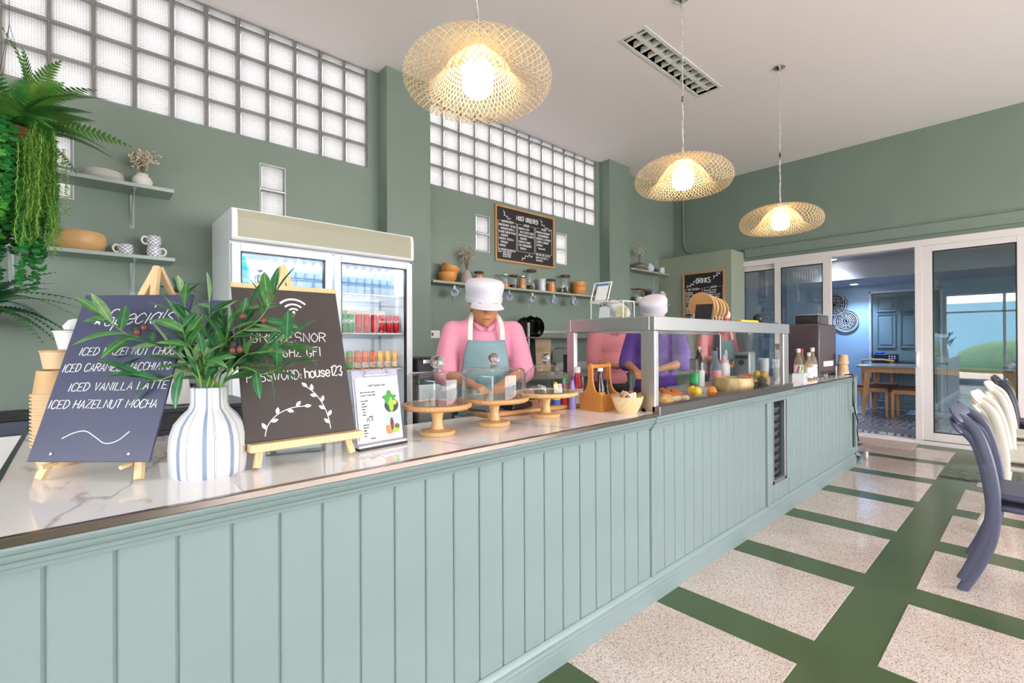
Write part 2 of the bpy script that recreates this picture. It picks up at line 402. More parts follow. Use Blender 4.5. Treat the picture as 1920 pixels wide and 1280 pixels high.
# ---------------------------------------------------------------- rear half of the room (behind the camera): glazed fronts
wl = wall_grid(-4.6, WY, 0, CZ, -3.75, -3.60, [(-4.15, 1.85, .12, 2.58)], FY).build('wall_left', M_wall, smooth=0); tag(wl, kind='structure')
wf = wall_grid(-3.75, RX+.15, 0, CZ, -4.6, -4.45, [(1.1, 7.2, .25, 2.75)], FX).build('wall_front', M_wall, smooth=0); tag(wf, kind='structure')
def shopfront(name, fn, u0, u1, v0, v1, n):
    r = struct(name); m = MB(); w = .05
    def bx(a, b, c, d):
        p, q = fn(a, c, -.04), fn(b, d, .04); m.box(min(p[0], q[0]), max(p[0], q[0]), min(p[1], q[1]), max(p[1], q[1]), min(p[2], q[2]), max(p[2], q[2]))
    bx(u0, u1, v0, v0+w); bx(u0, u1, v1-w, v1); bx(u0, u1, v1-.55, v1-.50)
    for k in range(n+1): x = u0+(u1-u0)*k/n; bx(x-.03, x+.03, v0, v1)
    m.build('mullion_frame', M_upvc, r, smooth=0)
    for k in range(n):
        a, b = u0+(u1-u0)*k/n+.03, u0+(u1-u0)*(k+1)/n-.03
        MB().quad(fn(a, v0+w, 0), fn(b, v0+w, 0), fn(b, v1-w, 0), fn(a, v1-w, 0)).build('glass_pane', M_glass, r, smooth=0)
shopfront('window_7', lambda u, v, t: (-3.675+t, u, v), -4.15, 1.85, .12, 2.58, 5)
shopfront('window_8', lambda u, v, t: (u, -4.525+t, v), 1.1, 7.2, .25, 2.75, 4)
# outdoors beyond the fronts
o = wall_grid(-40, 30, -40, 30, -.16, -.10, [(-3.75, 14.1, -4.6, WY+.1)], lambda u, v, t: (u, v, t)).build('pavement', mat('pavement_grey', (222, 218, 214), .8, var=.1, vscale=.6), smooth=0); tag(o, kind='structure')
# ---------------------------------------------------------------- dining room beyond the sliding doors
M_bluew = mat('blue_lit_wall_tone', (150, 172, 198), .6)  # wall colour carries the blue cast of that room's light
M_teal = mat('teal_room_paint', (104, 128, 140), .6)
M_bdoor = mat('slate_door_paint', (112, 130, 138), .45)
def patterned():
    m, N, L, out = mat_nodes('patterned_cement_tiles')
    tc = N('ShaderNodeTexCoord'); v = N('ShaderNodeTexVoronoi'); v.inputs['Scale'].default_value = 13; v.feature = 'DISTANCE_TO_EDGE'
    w = N('ShaderNodeTexWave'); w.wave_type = 'RINGS'; w.inputs['Scale'].default_value = 4; w.inputs['Distortion'].default_value = 4
    mx = N('ShaderNodeMix', data_type='FLOAT'); mx.inputs[0].default_value = .12
    rp = N('ShaderNodeValToRGB'); e = rp.color_ramp.elements; e[0].position = .10; e[0].color = lin((96, 102, 130))+(1,); e[1].position = .2; e[1].color = lin((186, 190, 202))+(1,)
    b = N('ShaderNodeBsdfPrincipled'); b.inputs['Roughness'].default_value = .2
    L(tc.outputs['Object'], v.inputs[0]); L(tc.outputs['Object'], w.inputs[0]); L(v.outputs['Distance'], mx.inputs[2]); L(w.outputs['Fac'], mx.inputs[3]); L(mx.outputs[0], rp.inputs[0]); L(rp.outputs[0], b.inputs[0]); L(b.outputs[0], out.inputs[0])
    return m
FZ = .08
o = MB().box(RX+.09, 13.8, -3.4, WY, -.1, FZ).build('floor_dining', patterned(), smooth=0); tag(o, kind='structure')
MB().box(RX+.10, 8.15, -3.4, WY, FZ-.01, FZ+.002).build('border_strip', mat('floor_border', (150, 150, 158), .25), o, smooth=0)
o = wall_grid(-3.4, WY, 0, 2.9, 10.5, 10.62, [(1.09, 2.03, FZ, 2.09)], FY).build('wall_dining', M_bluew, smooth=0); tag(o, kind='structure')
o = MB().box(RX+.15, 10.62, WY, WY+.1, 0, 2.9).build('wall_dining_side', M_teal, smooth=0); tag(o, kind='structure')
o = MB().box(RX+.15, 10.62, -3.5, -3.4, 0, 2.9).build('wall_dining_end', M_teal, smooth=0); tag(o, kind='structure')
o = MB().box(RX+.15, 9.2, -3.4, WY, 2.56, 2.9).box(9.2, 10.5, -3.4, WY, 2.24, 2.9).build('ceiling_dining', mat('dining_ceiling', (186, 186, 196), .7), smooth=0); tag(o, kind='structure')
d = struct('door_6', (10.5, 0, FZ))
m = MB(); m.box(-.03, .10, 2.02, 2.055, 0, 2.045); m.box(-.03, .10, 1.065, 1.10, 0, 2.045); m.box(-.03, .10, 1.065, 2.055, 2.01, 2.045); m.build('door_casing', mat('door_casing_paint', (196, 200, 214), .4), d, smooth=0, bevel=.003)
MB().box(.015, .055, 1.10, 2.02, 0, 2.01).build('door_leaf', M_bdoor, d, smooth=0)
for (y0, y1) in ((1.70, 1.93), (1.40, 1.61)):
    for z0, z1 in ((.12, .80), (1.07, 1.62), (1.70, 1.90)):
        m = MB(); b = .03
        m.box(-.004, .0145, y0, y1, z0-.02, z0); m.box(-.004, .0145, y0, y1, z1, z1+.02); m.box(-.004, .0145, y0-.02, y0, z0-.02, z1+.02); m.box(-.004, .0145, y1, y1+.02, z0-.02, z1+.02)
        m.box(.002, .0147, y0+b, y1-b, z0+b, z1-b)
        m.build('door_panel', M_bdoor, d, smooth=0, bevel=.006)
# downlights
def downlight(x, y, z, e, label, power=0, col=(.75, .86, 1)):
    t = thing('downlight', label, 'light', (x, y, z), group='recessed downlights')
    MB().lathe([(.05, 0), (.075, -.006), (.078, 0)], 24).build('trim_ring', M_white, t)
    MB().lathe([(0, -.002), (.05, -.002)], 20).build('lamp_disc', mat('downlight_glow', (255, 255, 255), .5, emit=e), t)
    if power:
        l = bpy.data.lights.new('downlight_beam', 'SPOT'); l.energy = power; l.spot_size = 2.2; l.spot_blend = .8; l.color = col; l.shadow_soft_size = .05
        lo = bpy.data.objects.new('downlight_beam', l); C.objects.link(lo); lo.parent = t; lo.location = (0, 0, -.02)
    return t
downlight(10.05, 2.18, 2.24, 14, 'round recessed downlight near the blue wall of the next room', 110, (.42, .66, 1))
downlight(9.0, 2.24, 2.56, 14, 'round recessed downlight just inside the sliding door opening', 40, (.7, .84, 1))
for i, (x, y) in enumerate(((3.2, -.9), (5.2, -.9), (1.0, -.9))):
    downlight(x, y, CZ, 30, ('round recessed downlight in the cafe ceiling, nearest the doors', 'middle recessed downlight over the seating side', 'recessed downlight over the seating side, farthest from the doors')[(1, 0, 2)[i]])
# woven wall plates
M_wick = mat('grey_wicker', (150, 140, 146), .8, bump=.6, bscale=160)
for (y, z, r, lab) in ((2.58, 1.93, .215, 'upper round grey woven plate hung on the blue wall'), (2.40, 1.615, .20, 'lower round grey woven plate hung on the blue wall')):
    t = thing('wall_plate', lab, 'wall plate', (10.495, y, z), (0, -PI/2, 0), 'woven wall plates')
    MB().lathe([(0, .01), (r*.9, .012), (r, .03), (r, .022), (r*.9, .002), (0, .001)], 40).build('plate_body', M_wick, t)
    m = MB()
    for k in range(1, 7): m.lathe([(r*k/7.2-.006, .013), (r*k/7.2, .021), (r*k/7.2+.006, .013)], 36)
    m.build('woven_rings', mat('pale_wicker', (196, 190, 194), .8), t)
    m = MB()
    for k in range(12):
        a = 2*PI*k/12; m.tube([(r*.25*math.cos(a), r*.25*math.sin(a), .015), (r*.7*math.cos(a), r*.7*math.sin(a), .018)], .006, 5)
    m.build('woven_rays', MATS['pale_wicker'], t)
# oak table and stools, folding table with printer
def leg(m, x0, y0, z0, x1, y1, z1, r0, r1): m.tube([(x0, y0, z0), (x1, y1, z1)], [r0, r1], 4)
t = thing('dining_table', 'oak dining table with grey top and tapered splayed legs', 'table', (9.0, 1.85, FZ))
MB().box(-.06, .80, -1.75, .07, .765, .80).build('tabletop', mat('table_grey', (150, 150, 154), .2), t, smooth=0, bevel=.008)
MB().box(.02, .72, -1.68, .0, .69, .765).build('apron', W_furn, t, smooth=0)
for x, y in ((0, 0), (.74, 0), (0, -1.66), (.74, -1.66)):
    m = MB(); leg(m, x, y, 0, x+(.05 if x < .5 else -.05), y+(-.07 if y > -1 else .07), .77, .03, .052); m.build('leg', W_furn, t, smooth=0)
def stool(x, y, label):
    t = thing('bench_stool', label, 'stool', (x, y, FZ), 0, 'oak stools at the dining table')
    MB().box(-.02, .42, -.42, .02, .43, .47).build('seat', mat('brown_leather', (104, 66, 52), .45), t, bevel=.018)
    MB().box(0, .40, -.40, 0, .37, .43).build('seat_rail', W_furn, t, smooth=0)
    for a, b in ((0, 0), (.39, 0), (0, -.39), (.39, -.39)):
        m = MB(); leg(m, a, b, 0, a, b, .40, .018, .030); m.build('leg', W_furn, t, smooth=0)
    return t
stool(9.12, 1.50, 'nearest oak stool with brown seat at the dining table')
stool(9.27, 1.99, 'oak stool with brown seat beside the dining table corner leg')
t = thing('dining_chair', 'oak chair with curved backrest behind the dining table', 'chair', (9.84, 2.02, FZ))
MB().box(0, .42, -.42, 0, .42, .46).build('seat', MATS['brown_leather'], t, bevel=.015)
m = MB(); m.tube([(.0, .0, .84), (-.03, -.14, .86), (-.03, -.28, .86), (0, -.42, .84)], .055, 8, flat=.3, up=(0, 0, 1)); m.build('backrest', W_furn, t)
for a, b in ((0, 0), (.39, 0), (0, -.39), (.39, -.39)):
    m = MB(); leg(m, a, b, 0, a, b, .84 if a < .1 else .42, .018, .026); m.build('leg', W_furn, t, smooth=0)
t = thing('folding_table', 'dark folding table against the slate door', 'table', (10.31, 1.7, FZ))
MB().box(-.04, .15, -.7, .26, .78, .81).build('tabletop', M_dark, t, smooth=0)
for y in (-.55, .25):
    m = MB(); m.tube([(-.03, y, 0), (.08, y+.1, .78)], .013, 6); m.tube([(.10, y, 0), (-.02, y+.1, .78)], .013, 6); m.build('leg_frame', M_black, t)
t = thing('printer', 'dark blue-black receipt printer with square buttons on the folding table', 'printer', (10.37, 1.80, FZ+.812))
MB().box(-.1, .09, -.17, .15, 0, .13).build('body', mat('navy_plastic', (34, 40, 62), .4), t, bevel=.01)
m = MB()
for a in range(3):
    for b in range(2): m.box(-.106, -.1, -.15+a*.035, -.13+a*.035, .05+b*.035, .07+b*.035)
m.build('buttons', M_white, t, smooth=0)
o = MB().lathe([(0, 0), (.05, .0), (.075, .02), (.06, .035), (.02, .03), (0, .028)], 14).build('blue_bag', mat('blue_cloth', (40, 82, 190), .6), loc=(10.36, 1.87, FZ+.943)); tag(o, 'crumpled bright blue bag lying on top of the printer', 'bag')
# ---------------------------------------------------------------- pendants
def glow_wicker():
    m, N, L, out = mat_nodes('bamboo_strips')
    d = N('ShaderNodeBsdfDiffuse'); d.inputs[0].default_value = lin((232, 208, 166))+(1,)
    t = N('ShaderNodeBsdfTranslucent'); t.inputs[0].default_value = lin((250, 220, 168))+(1,)
    mx = N('ShaderNodeMixShader'); mx.inputs[0].default_value = .15
    L(d.outputs[0], mx.inputs[1]); L(t.outputs[0], mx.inputs[2]); L(mx.outputs[0], out.inputs[0]); return m
M_bam = glow_wicker()
M_bulb = mat('lit_bulb', (255, 238, 208), .5, emit=12)
def spline(pts, n):
    out = []; P = [pts[0]]+list(pts)+[pts[-1]]
    segs = len(pts)-1
    for k in range(n+1):
        x = k/n*segs; i = min(int(x), segs-1); u = x-i; p = P[i:i+4]
        out.append(tuple(.5*((2*p[1][d])+(-p[0][d]+p[2][d])*u+(2*p[0][d]-5*p[1][d]+4*p[2][d]-p[3][d])*u*u+(-p[0][d]+3*p[1][d]-3*p[2][d]+p[3][d])*u**3) for d in range(len(p[1]))))
    return out
def shade_mesh():
    prof = spline([(.055, .125), (.15, .126), (.245, .106), (.315, .064), (.349, .012), (.346, -.040), (.312, -.080), (.255, -.084), (.205, -.045), (.17, .005), (.135, .055), (.095, .095), (.06, .115)], 40)
    m = MB(); N = 58; hw = .0023
    for sgn in (1, -1):
        for k in range(N):
            ph = 2*PI*k/N; prev = None
            for i, (r, z) in enumerate(prof):
                a = ph+sgn*i*.046
                off = .0012*sgn
                R = r+off; w = hw/max(R, .03)
                cur = ((R*math.cos(a-w), R*math.sin(a-w), z+off), (R*math.cos(a+w), R*math.sin(a+w), z+off))
                if prev: m.quad(prev[0], prev[1], cur[1], cur[0])
                prev = cur
    return m.mesh('woven_shade', M_bam, smooth=0)
shade_me = shade_mesh()
def chain(L):
    m = MB(); n = int(L/.034); 
    for k in range(n):
        z = k*.034+.017; a = (k % 2)*PI/2
        pts = [(.007*math.cos(a)*sx, .007*math.sin(a)*sx, z+dz) for sx, dz in ((1, -.012), (1, .012), (.4, .02), (-.4, .02), (-1, .012), (-1, -.012), (-.4, -.02), (.4, -.02), (1, -.012))]
        m.tube(pts, .0018, 4, cap=False)
    return m
for (x, y, z, lab) in ((1.42, 1.80, 2.515, 'woven bamboo pendant lamp nearest the fridge, largest in view'), (3.36, 1.79, 2.475, 'middle woven bamboo pendant lamp over the glass display case'), (4.88, 1.63, 2.378, 'woven bamboo pendant lamp nearest the sliding doors')):
    t = thing('pendant_lamp', lab, 'lamp', (x, y, z), random.random()*6, 'woven bamboo pendants over the counter')
    place('woven_shade', shade_me, t)
    MB().lathe([(0, -.085), (.05, -.078), (.07, -.055), (.075, -.02), (.075, .045), (.066, .06), (0, .062)], 24).build('bulb', M_bulb, t)
    MB().lathe([(.0, .155), (.018, .155), (.026, .14), (.07, .128), (.07, .118), (.025, .112), (.025, .06), (0, .06)], 20).build('lamp_holder', M_white, t)
    L = CZ-z-.155
    chain(L-.03).build('chain', M_steel, t, loc=(0, 0, .155))
    MB().tube([(.004*math.sin(k*.9), .004*math.cos(k*.9), .155+L*k/40) for k in range(41)], .003, 5).build('cord', M_white, t)
    MB().tube([(0, 0, .155+L*.33), (0.002, 0, .155+L*.33+.035), (0, 0, .155+L*.33+.07)], [.003, .009, .003], 6).build('cord_tape', M_black, t)
    MB().lathe([(0, 0), (.045, 0), (.05, -.008), (.03, -.02), (.012, -.035), (0, -.035)], 20).build('ceiling_cup', M_chrome, t, loc=(0, 0, CZ-z))
# recessed louvre light
t = thing('ceiling_light', 'recessed fluorescent ceiling light with mirrored louvre blades', 'light', (0, 0, CZ))
a, b, c, d = CL
m = MB(); m.box(a-.03, b+.03, c-.03, c, -.006, .0); m.box(a-.03, b+.03, d, d+.03, -.006, 0); m.box(a-.03, a, c, d, -.006, 0); m.box(b, b+.03, c, d, -.006, 0); m.build('frame', M_white, t, smooth=0)
m = MB(); m.quad((a, c, .10), (b, c, .10), (b, d, .10), (a, d, .10)); m.quad((a, c, 0), (b, c, 0), (b, c, .10), (a, c, .10)); m.quad((a, d, 0), (b, d, 0), (b, d, .10), (a, d, .10)); m.quad((a, c, 0), (a, d, 0), (a, d, .1), (a, c, .1)); m.quad((b, c, 0), (b, d, 0), (b, d, .1), (b, c, .1))
m.build('reflector', mat('louvre_mirror', (205, 205, 205), .15, 1), t, smooth=0)
for k in range(12):
    x = a+.05+k*(b-a-.1)/11
    m = MB().prism([(-.012, 0), (.012, 0), (.004, .05), (-.004, .05)], c+.002, d-.002, lambda u, v, w, x=x: (x+u, w, v+.004)); m.build('louvre_blade', mat('louvre_white', (238, 236, 234), .3), t, smooth=0)
m = MB(); mid = (c+d)/2; m.prism([(-.018, .0), (.018, 0), (.005, .05), (-.005, .05)], a+.01, b-.01, lambda u, v, w: (w, mid+u, v+.006)); m.build('centre_louvre', MATS['louvre_white'], t, smooth=0)
for y in (c+.05, d-.05): MB().cyl((a+.03, y, .075), (b-.03, y, .075), .013, n=10).build('tube', mat('fluorescent_tube', (245, 245, 245), .3), t)
# ---------------------------------------------------------------- counter
CY, CT = 1.27, .905
def crown(x0, x1, z0, z1, y, parent, name='crown_moulding', ends=True):
    h = z1-z0
    prof = [(0, 0), (-.010, .0), (-.012, .16*h), (-.018, .22*h), (-.020, .38*h), (-.030, .5*h), (-.034, .62*h), (-.030, .70*h), (-.036, .78*h), (-.040, .92*h), (-.036, h), (0, h)]
    MB().prism(prof, x0, x1, lambda u, v, w: (w, y+u, z0+v)).build(name, M_counter, parent, smooth=25)
def baseb(x0, x1, y, parent):
    prof = [(0, 0), (-.022, 0), (-.022, .062), (-.018, .066), (-.019, .078), (-.014, .084), (-.016, .098), (-.010, .112), (-.004, .118), (0, .118)]
    MB().prism(prof, x0, x1, lambda u, v, w: (w, y+u, v)).build('baseboard_moulding', M_counter, parent, smooth=25)
def planks(x0, x1, n, z0, z1, y, parent, holes=None):
    w = (x1-x0)/n
    me = None
    for k in range(n):
        if me is None:
            g = .0022
            prof = [(-w/2+g, .012), (-w/2+g, .0035), (-w/2+g+.0035, 0), (w/2-g-.0035, 0), (w/2-g, .0035), (w/2-g, .012)]
            me = MB().prism(prof, z0, z1, lambda u, v, t: (u, v, t)).mesh('plank', M_counter, smooth=0)
        xm = x0+(k+.5)*w
        if holes and holes[0] < xm < holes[1]: continue
        place('plank', me, parent, (xm, y, 0))
t = thing('counter_unit', 'pale sage panelled counter unit under the marble top, nearest the camera', 'counter', (0, 0, 0))
MB().box(-.13, 2.065, CY+.006, 1.80, 0, .885).build('carcass', M_counter, t, smooth=0)
planks(-.153, 2.049, 21, .10, .84, CY, t)
crown(-.13, 2.045, .834, .889, CY, t); baseb(-.13, 2.066, CY, t)
MB().box(2.049, 2.076, CY-.012, CY+.02, .1, .834).build('corner_bead', M_counter, t, smooth=0, bevel=.008)
t = thing('display_counter_unit', 'middle counter unit with protruding crown and dark vent under the display case', 'counter', (0, 0, 0))
MB().box(2.072, 3.50, CY+.006, 1.80, 0, .885).box(3.50, 3.945, CY+.007, 1.80, 0, .235).box(3.50, 3.945, CY+.15, 1.80, .235, .885).box(3.92, 3.945, CY+.012, 1.8, .235, .885).build('carcass', M_counter, t, smooth=0)
planks(2.078, 3.498, 14, .10, .84, CY, t)
planks(3.545, 3.945, 4, .10, .235, CY, t)
crown(2.045, 3.965, .826, .893, CY-.006, t); baseb(2.066, 3.945, CY, t)
m = MB(); m.box(3.498, 3.545, CY-.016, CY+.02, .1, .83); m.box(3.545, 3.618, CY-.006, CY+.02, .235, .83); m.box(3.905, 3.945, CY-.006, CY+.02, .235, .83); m.build('vent_jamb', M_counter, t, smooth=0, bevel=.006)
m = MB(); m.box(3.618, 3.66, CY, CY+.03, .232, .82); m.box(3.87, 3.90, CY, CY+.03, .232, .82); m.box(3.62, 3.905, CY, CY+.03, .232, .262); m.build('vent_frame', mat('aluminium', (170, 170, 176), .3, .8), t, smooth=0, bevel=.003)
MB().box(3.62, 3.905, CY+.10, CY+.12, .235, .82).build('vent_back', M_black, t, smooth=0)
for k in range(9):
    z = .28+k*.058
    MB().box(3.66, 3.87, -.002, .002, -.024, .024).build('vent_slat', mat('vent_grey', (112, 112, 118), .4, .4), t, smooth=0, loc=(0, CY+.045, z), rot=(.5, 0, 0))
t = thing('end_counter_unit', 'far end counter unit of narrow sage boards beside the pipes', 'counter', (0, 0, 0))
MB().box(3.949, 5.77, CY+.006, 1.80, 0, .885).build('carcass', M_counter, t, smooth=0)
planks(3.955, 5.765, 17, .10, .84, CY, t)
crown(3.966, 5.80, .845, .893, CY, t); baseb(3.945, 5.80, CY, t)
# worktops
t = thing('worktop', 'glossy white marble worktop with steel front edge, fridge end', 'worktop', (0, 0, 0))
m = MB(); m.box(-.147, .686, 1.252, 3.05, .885, CT); m.build('slab', M_marble, t, smooth=0, bevel=.001, seg=1)
m = MB(); m.box(.688, 2.085, 1.252, 1.80, .885, CT); m.build('slab', M_marble, t, smooth=0, bevel=.001, seg=1)
MB().box(-.155, 2.085, 1.236, 1.254, .888, CT+.0015).build('edge_strip', mat('warm_steel_edge', (150, 138, 132), .22, 1), t, smooth=0, bevel=.002)
MB().box(-.160, -.145, 1.236, 3.05, .84, CT+.0015).build('edge_strip', mat('dark_steel_edge', (70, 82, 84), .3, .7), t, smooth=0, bevel=.002)
for (x, y) in ((-.08, 2.95), (.62, 2.95)): MB().box(x-.02, x+.02, y-.02, y+.02, 0, .885).build('leg', M_steel, t, smooth=0)
t = thing('end_worktop', 'short marble worktop holding the coffee machine', 'worktop', (0, 0, 0))
MB().box(3.955, 5.80, 1.252, 1.80, .885, CT).build('slab', M_marble, t, smooth=0, bevel=.001, seg=1)
MB().box(3.955, 5.80, 1.236, 1.254, .884, CT+.0015).build('edge_strip', MATS['warm_steel_edge'], t, smooth=0, bevel=.002)
# pipes, castor and cable at the counter end
t = thing('water_pipe', 'sage-painted water pipe standing at the end of the counter', 'pipe', (5.98, 1.30, 0))
MB().tube([(0, 0, .90), (0, 0, .11), (.02, -.0, .075), (.09, -.01, .055), (.12, -.015, .03), (.06, -.04, .012), (-.12, -.06, .012)], .022, 10).build('pipe_run', M_counter, t)
for z in (.50, .12, .86): MB().cyl((0, 0, z), (0, 0, z+.04), .028, n=12).build('pipe_coupling', M_counter, t)
for z in (.52, .10): MB().box(-.2, -.01, -.01, .01, z, z+.06).build('bracket', M_counter, t, smooth=0)
t = thing('castor_wheel', 'small white castor wheel on the floor by the counter end', 'wheel', (6.17, 1.24, .045))
MB().lathe([(0, -.012), (.03, -.012), (.04, -.009), (.043, 0), (.04, .009), (.03, .012), (0, .012)], 20).build('tyre', M_white, t, rot=(PI/2, 0, .3))
MB().box(-.012, .012, -.02, .02, .0, .06).build('fork', M_steel, t, smooth=0)
t = MB().tube(spline([(5.62, 1.30, .915), (5.60, 1.235, .92), (5.595, 1.222, .86), (5.58, 1.225, .70), (5.66, 1.225, .55), (5.76, 1.225, .44), (5.74, 1.226, .36), (5.79, 1.226, .25)], 60), .006, 6).build('power_cable', M_black); tag(t, 'black power cable hanging down the counter end', 'cable')
# ---------------------------------------------------------------- display case
t = thing('display_case', 'stainless steel framed glass display case set into the counter', 'display case', (0, 0, 0))
x0, x1, y0, y1, z0, z1 = 2.085, 3.953, 1.262, 1.83, CT, 1.377
fw = .07
m = MB(); m.box(x0, x1, y0, y0+.03, z1-fw, z1); m.box(x0, x0+.03, y0+.0301, y1-.0301, z1-fw, z1); m.box(x1-.03, x1, y0+.0301, y1-.0301, z1-fw+.02, z1); m.box(x0, x1, y1-.03, y1, z1-fw, z1); m.build('top_frame', M_steel, t, smooth=0, bevel=.003)
m = MB(); m.box(x0+.03, x1-.03, y0+.03, y1-.03, z1-.012, z1-.004); m.build('top_glass', M_caseglass, t, smooth=0)
for (px, py, w, d) in ((x0, y0, .035, .08), (x0, y1-.055, .03, .055), (x1-.105, y0+.006, .105, .03), (x1-.03, y1-.06, .03, .06)):
    MB().box(px, px+w, py, py+d, z0-.015, z1-fw-.0005).build('post', M_steel, t, smooth=0, bevel=.004)
MB().box(x0, x1, y0-.026, y0+.02, CT-.016, CT+.032).build('bottom_rail', mat('dark_rail', (120, 118, 118), .3, .9), t, smooth=0, bevel=.004)
MB().box(x0, x0+.03, y0+.05, y1, CT-.01, CT+.018).build('side_rail', M_steel, t, smooth=0, bevel=.004)
MB().quad((x0+.03, y0+.012, z0+.03), (x1-.03, y0+.012, z0+.03), (x1-.03, y0+.012, z1-fw+.01), (x0+.03, y0+.012, z1-fw+.01)).build('front_glass', M_caseglass, t, smooth=0)
MB().quad((x0+.015, y0+.07, z0+.01), (x0+.015, y1-.05, z0+.01), (x0+.015, y1-.05, z1-fw+.01), (x0+.015, y0+.07, z1-fw+.01)).build('side_glass', M_caseglass, t, smooth=0)
MB().quad((x1-.015, y0+.03, z0+.01), (x1-.015, y1-.05, z0+.01), (x1-.015, y1-.05, z1-fw+.03), (x1-.015, y0+.03, z1-fw+.03)).build('side_glass', M_caseglass, t, smooth=0)
MB().box(x0+.03, x1-.03, y0+.02, y1, CT-.03, CT-.012).build('tray_floor', mat('pale_steel', (176, 172, 170), .35, .6), t, smooth=0)
m = MB()
for k in range(5):
    a = x0+.06+k*.36; m.box(a, a+.33, y0+.05, y0+.06, CT-.012, CT+.006); m.box(a, a+.33, y1-.06, y1-.05, CT-.012, CT+.006); m.box(a, a+.01, y0+.05, y1-.05, CT-.012, CT+.006); m.box(a+.32, a+.33, y0+.05, y1-.05, CT-.012, CT+.006)
m.build('tray_rims', M_steel, t, smooth=0)
# ---------------------------------------------------------------- stroke lettering
_G = {'A':'022842 1434','B':'0208 ~082847462505 ~052544332202','C':'~4738180604123243','D':'0208 ~082846442202','E':'48080242 0535','F':'480802 0535','G':'~4738180604123244 4424','H':'0208 4248 0545','I':'2228','J':'~3834221203','K':'0208 480542','L':'080242','M':'0208244842','N':'02084248','O':'~28060422444628','P':'0208 ~082847462505','Q':'~28060422444628 2442','R':'0208 ~082847462505 2542','S':'~47381807153543321203','T':'0848 2822','U':'~080412324448','V':'082248','W':'0812263248','X':'0842 4802','Y':'082548 2522','Z':'08480242','&':'~42171827360402133244',
'1':'172822','2':'~0718384735 350242','3':'~07284725 ~2544322203','5':'480805 ~0525443322 ~221203','0':'~28060422444628','4':'380444 3832','6':'~48260422443505','8':'~2817253444221405142728','9':'~46280625464222','7':'084822',':':'2425 2223','-':'1535','.':'2122','/':'0248','(':'~38254532','*':'1545 1648',
'a':'~45260503122243 4642','b':'0208 ~052645432203','c':'~452605032243','d':'4248 ~452605032243','e':'0444 ~44452605032243','f':'~48283622 1636','g':'~452605032243 ~46412010','h':'0208 ~05264542','i':'2622 2829','j':'~26211000','k':'0208 460442','l':'2822','m':'0206 ~05162522 ~25364542','n':'0206 ~05264542','o':'~26050322434526','p':'0006 ~052645432203','r':'0206 ~042646','s':'~45260524432203','t':'2822 1636','u':'~06032243 4642','v':'062246','w':'0612253246','x':'0642 4602','y':'0623 4610','z':'06460242'}
def text_lines(txt, h, slant=0, sp=1.35, wd=.62, jit=0, rs=None):
    """polylines (u,v) of hand lettering, cap height h, left aligned at u=0; returns (lines, width)"""
    out = []; u = 0; s = h/6; rs = rs or random.Random(3)
    for ch in txt:
        if ch == ' ': u += s*3.0*wd*1.2; continue
        nar = ch in 'Iil1:.j-('; g = _G.get(ch)
        if g is None: u += s*2; continue
        k = wd*(1.25 if ch in 'MWmw' else 1); dx = -1.5 if nar and ch not in '1-(' else (-.5 if nar else 0)
        dy = (rs.random()-.5)*jit*h
        for st in g.split():
            sm = st[0] == '~'; st = st.lstrip('~')
            p = [(float(st[i]), float(st[i+1])-2) for i in range(0, len(st)-1, 2)]
            if sm and len(p) > 2: p = spline(p, (len(p)-1)*3)
            out.append([(u+(x+dx)*s*k+slant*y*s, y*s+dy) for x, y in p])
        u += s*k*((1.2 if nar else 4)+sp)
    return out, u-s*wd*sp
def put_strokes(m, lines, r, fn, n=5):
    for l in lines:
        pts = [fn(u, v) for u, v in l]
        if len(pts) > 1: m.tube(pts, r, n)
def text_mesh(items, fn, name, material, parent):
    """items: (text, u, v, h, stroke radius, slant, align)"""
    m = MB(); rs = random.Random(5)
    for it in items:
        txt, u, v, h, r = it[:5]; sl = it[5] if len(it) > 5 else 0; al = it[6] if len(it) > 6 else 'l'; rot = it[7] if len(it) > 7 else 0
        ls, w = text_lines(txt, h, sl, jit=.06, rs=rs)
        if len(it) > 8: k = it[8]/w; ls = [[(a*k, b) for a, b in l] for l in ls]; w = it[8]
        o = {'l': 0, 'c': -w/2, 'r': -w}[al]; cr, sr = math.cos(rot), math.sin(rot)
        put_strokes(m, [[(u+(a+o)*cr-b*sr, v+(a+o)*sr+b*cr) for a, b in l] for l in ls], r, fn, 4)
    return tag(m.build(name, material, parent, smooth=60), kind='stuff')
M_chalk = mat('white_chalk_paint', (245, 243, 240), .8)
M_slate = mat('blue_black_board', (62, 66, 92), .42, var=.08, vscale=5)
M_brownb = mat('brown_black_board', (64, 56, 54), .5, var=.07, vscale=5)
M_menu = mat('menu_blackboard', (44, 40, 42), .6)
M_paper = mat('white_paper', (222, 222, 226), .7)
def sprig(m, pts, leaf, fn, r=.0016, n=6, w=.35, every=1):
    P = spline(pts, n*3); put_strokes(m, [P], r, fn, 5)
    for k in range(1, n+1):
        i = min(k*3, len(P)-1); a = P[i-1]; b = P[i]; d = math.atan2(b[1]-a[1], b[0]-a[0])
        ang = d+(.75 if k % 2 else -.75)*(0 if k == n else 1)
        q = [(b[0]+leaf*t*math.cos(ang)+s*leaf*w*.5*math.sin(PI*t)*-math.sin(ang), b[1]+leaf*t*math.sin(ang)+s*leaf*w*.5*math.sin(PI*t)*math.cos(ang)) for s, ts in ((1, (0, .25, .5, .75, 1)), (-1, (.75, .5, .25))) for t in ts]
        m.prism(q, 0, 1, lambda u, v, t, fn=fn: tuple(Vector(fn(u, v))+Vector((0, -.0008*t, 0))))
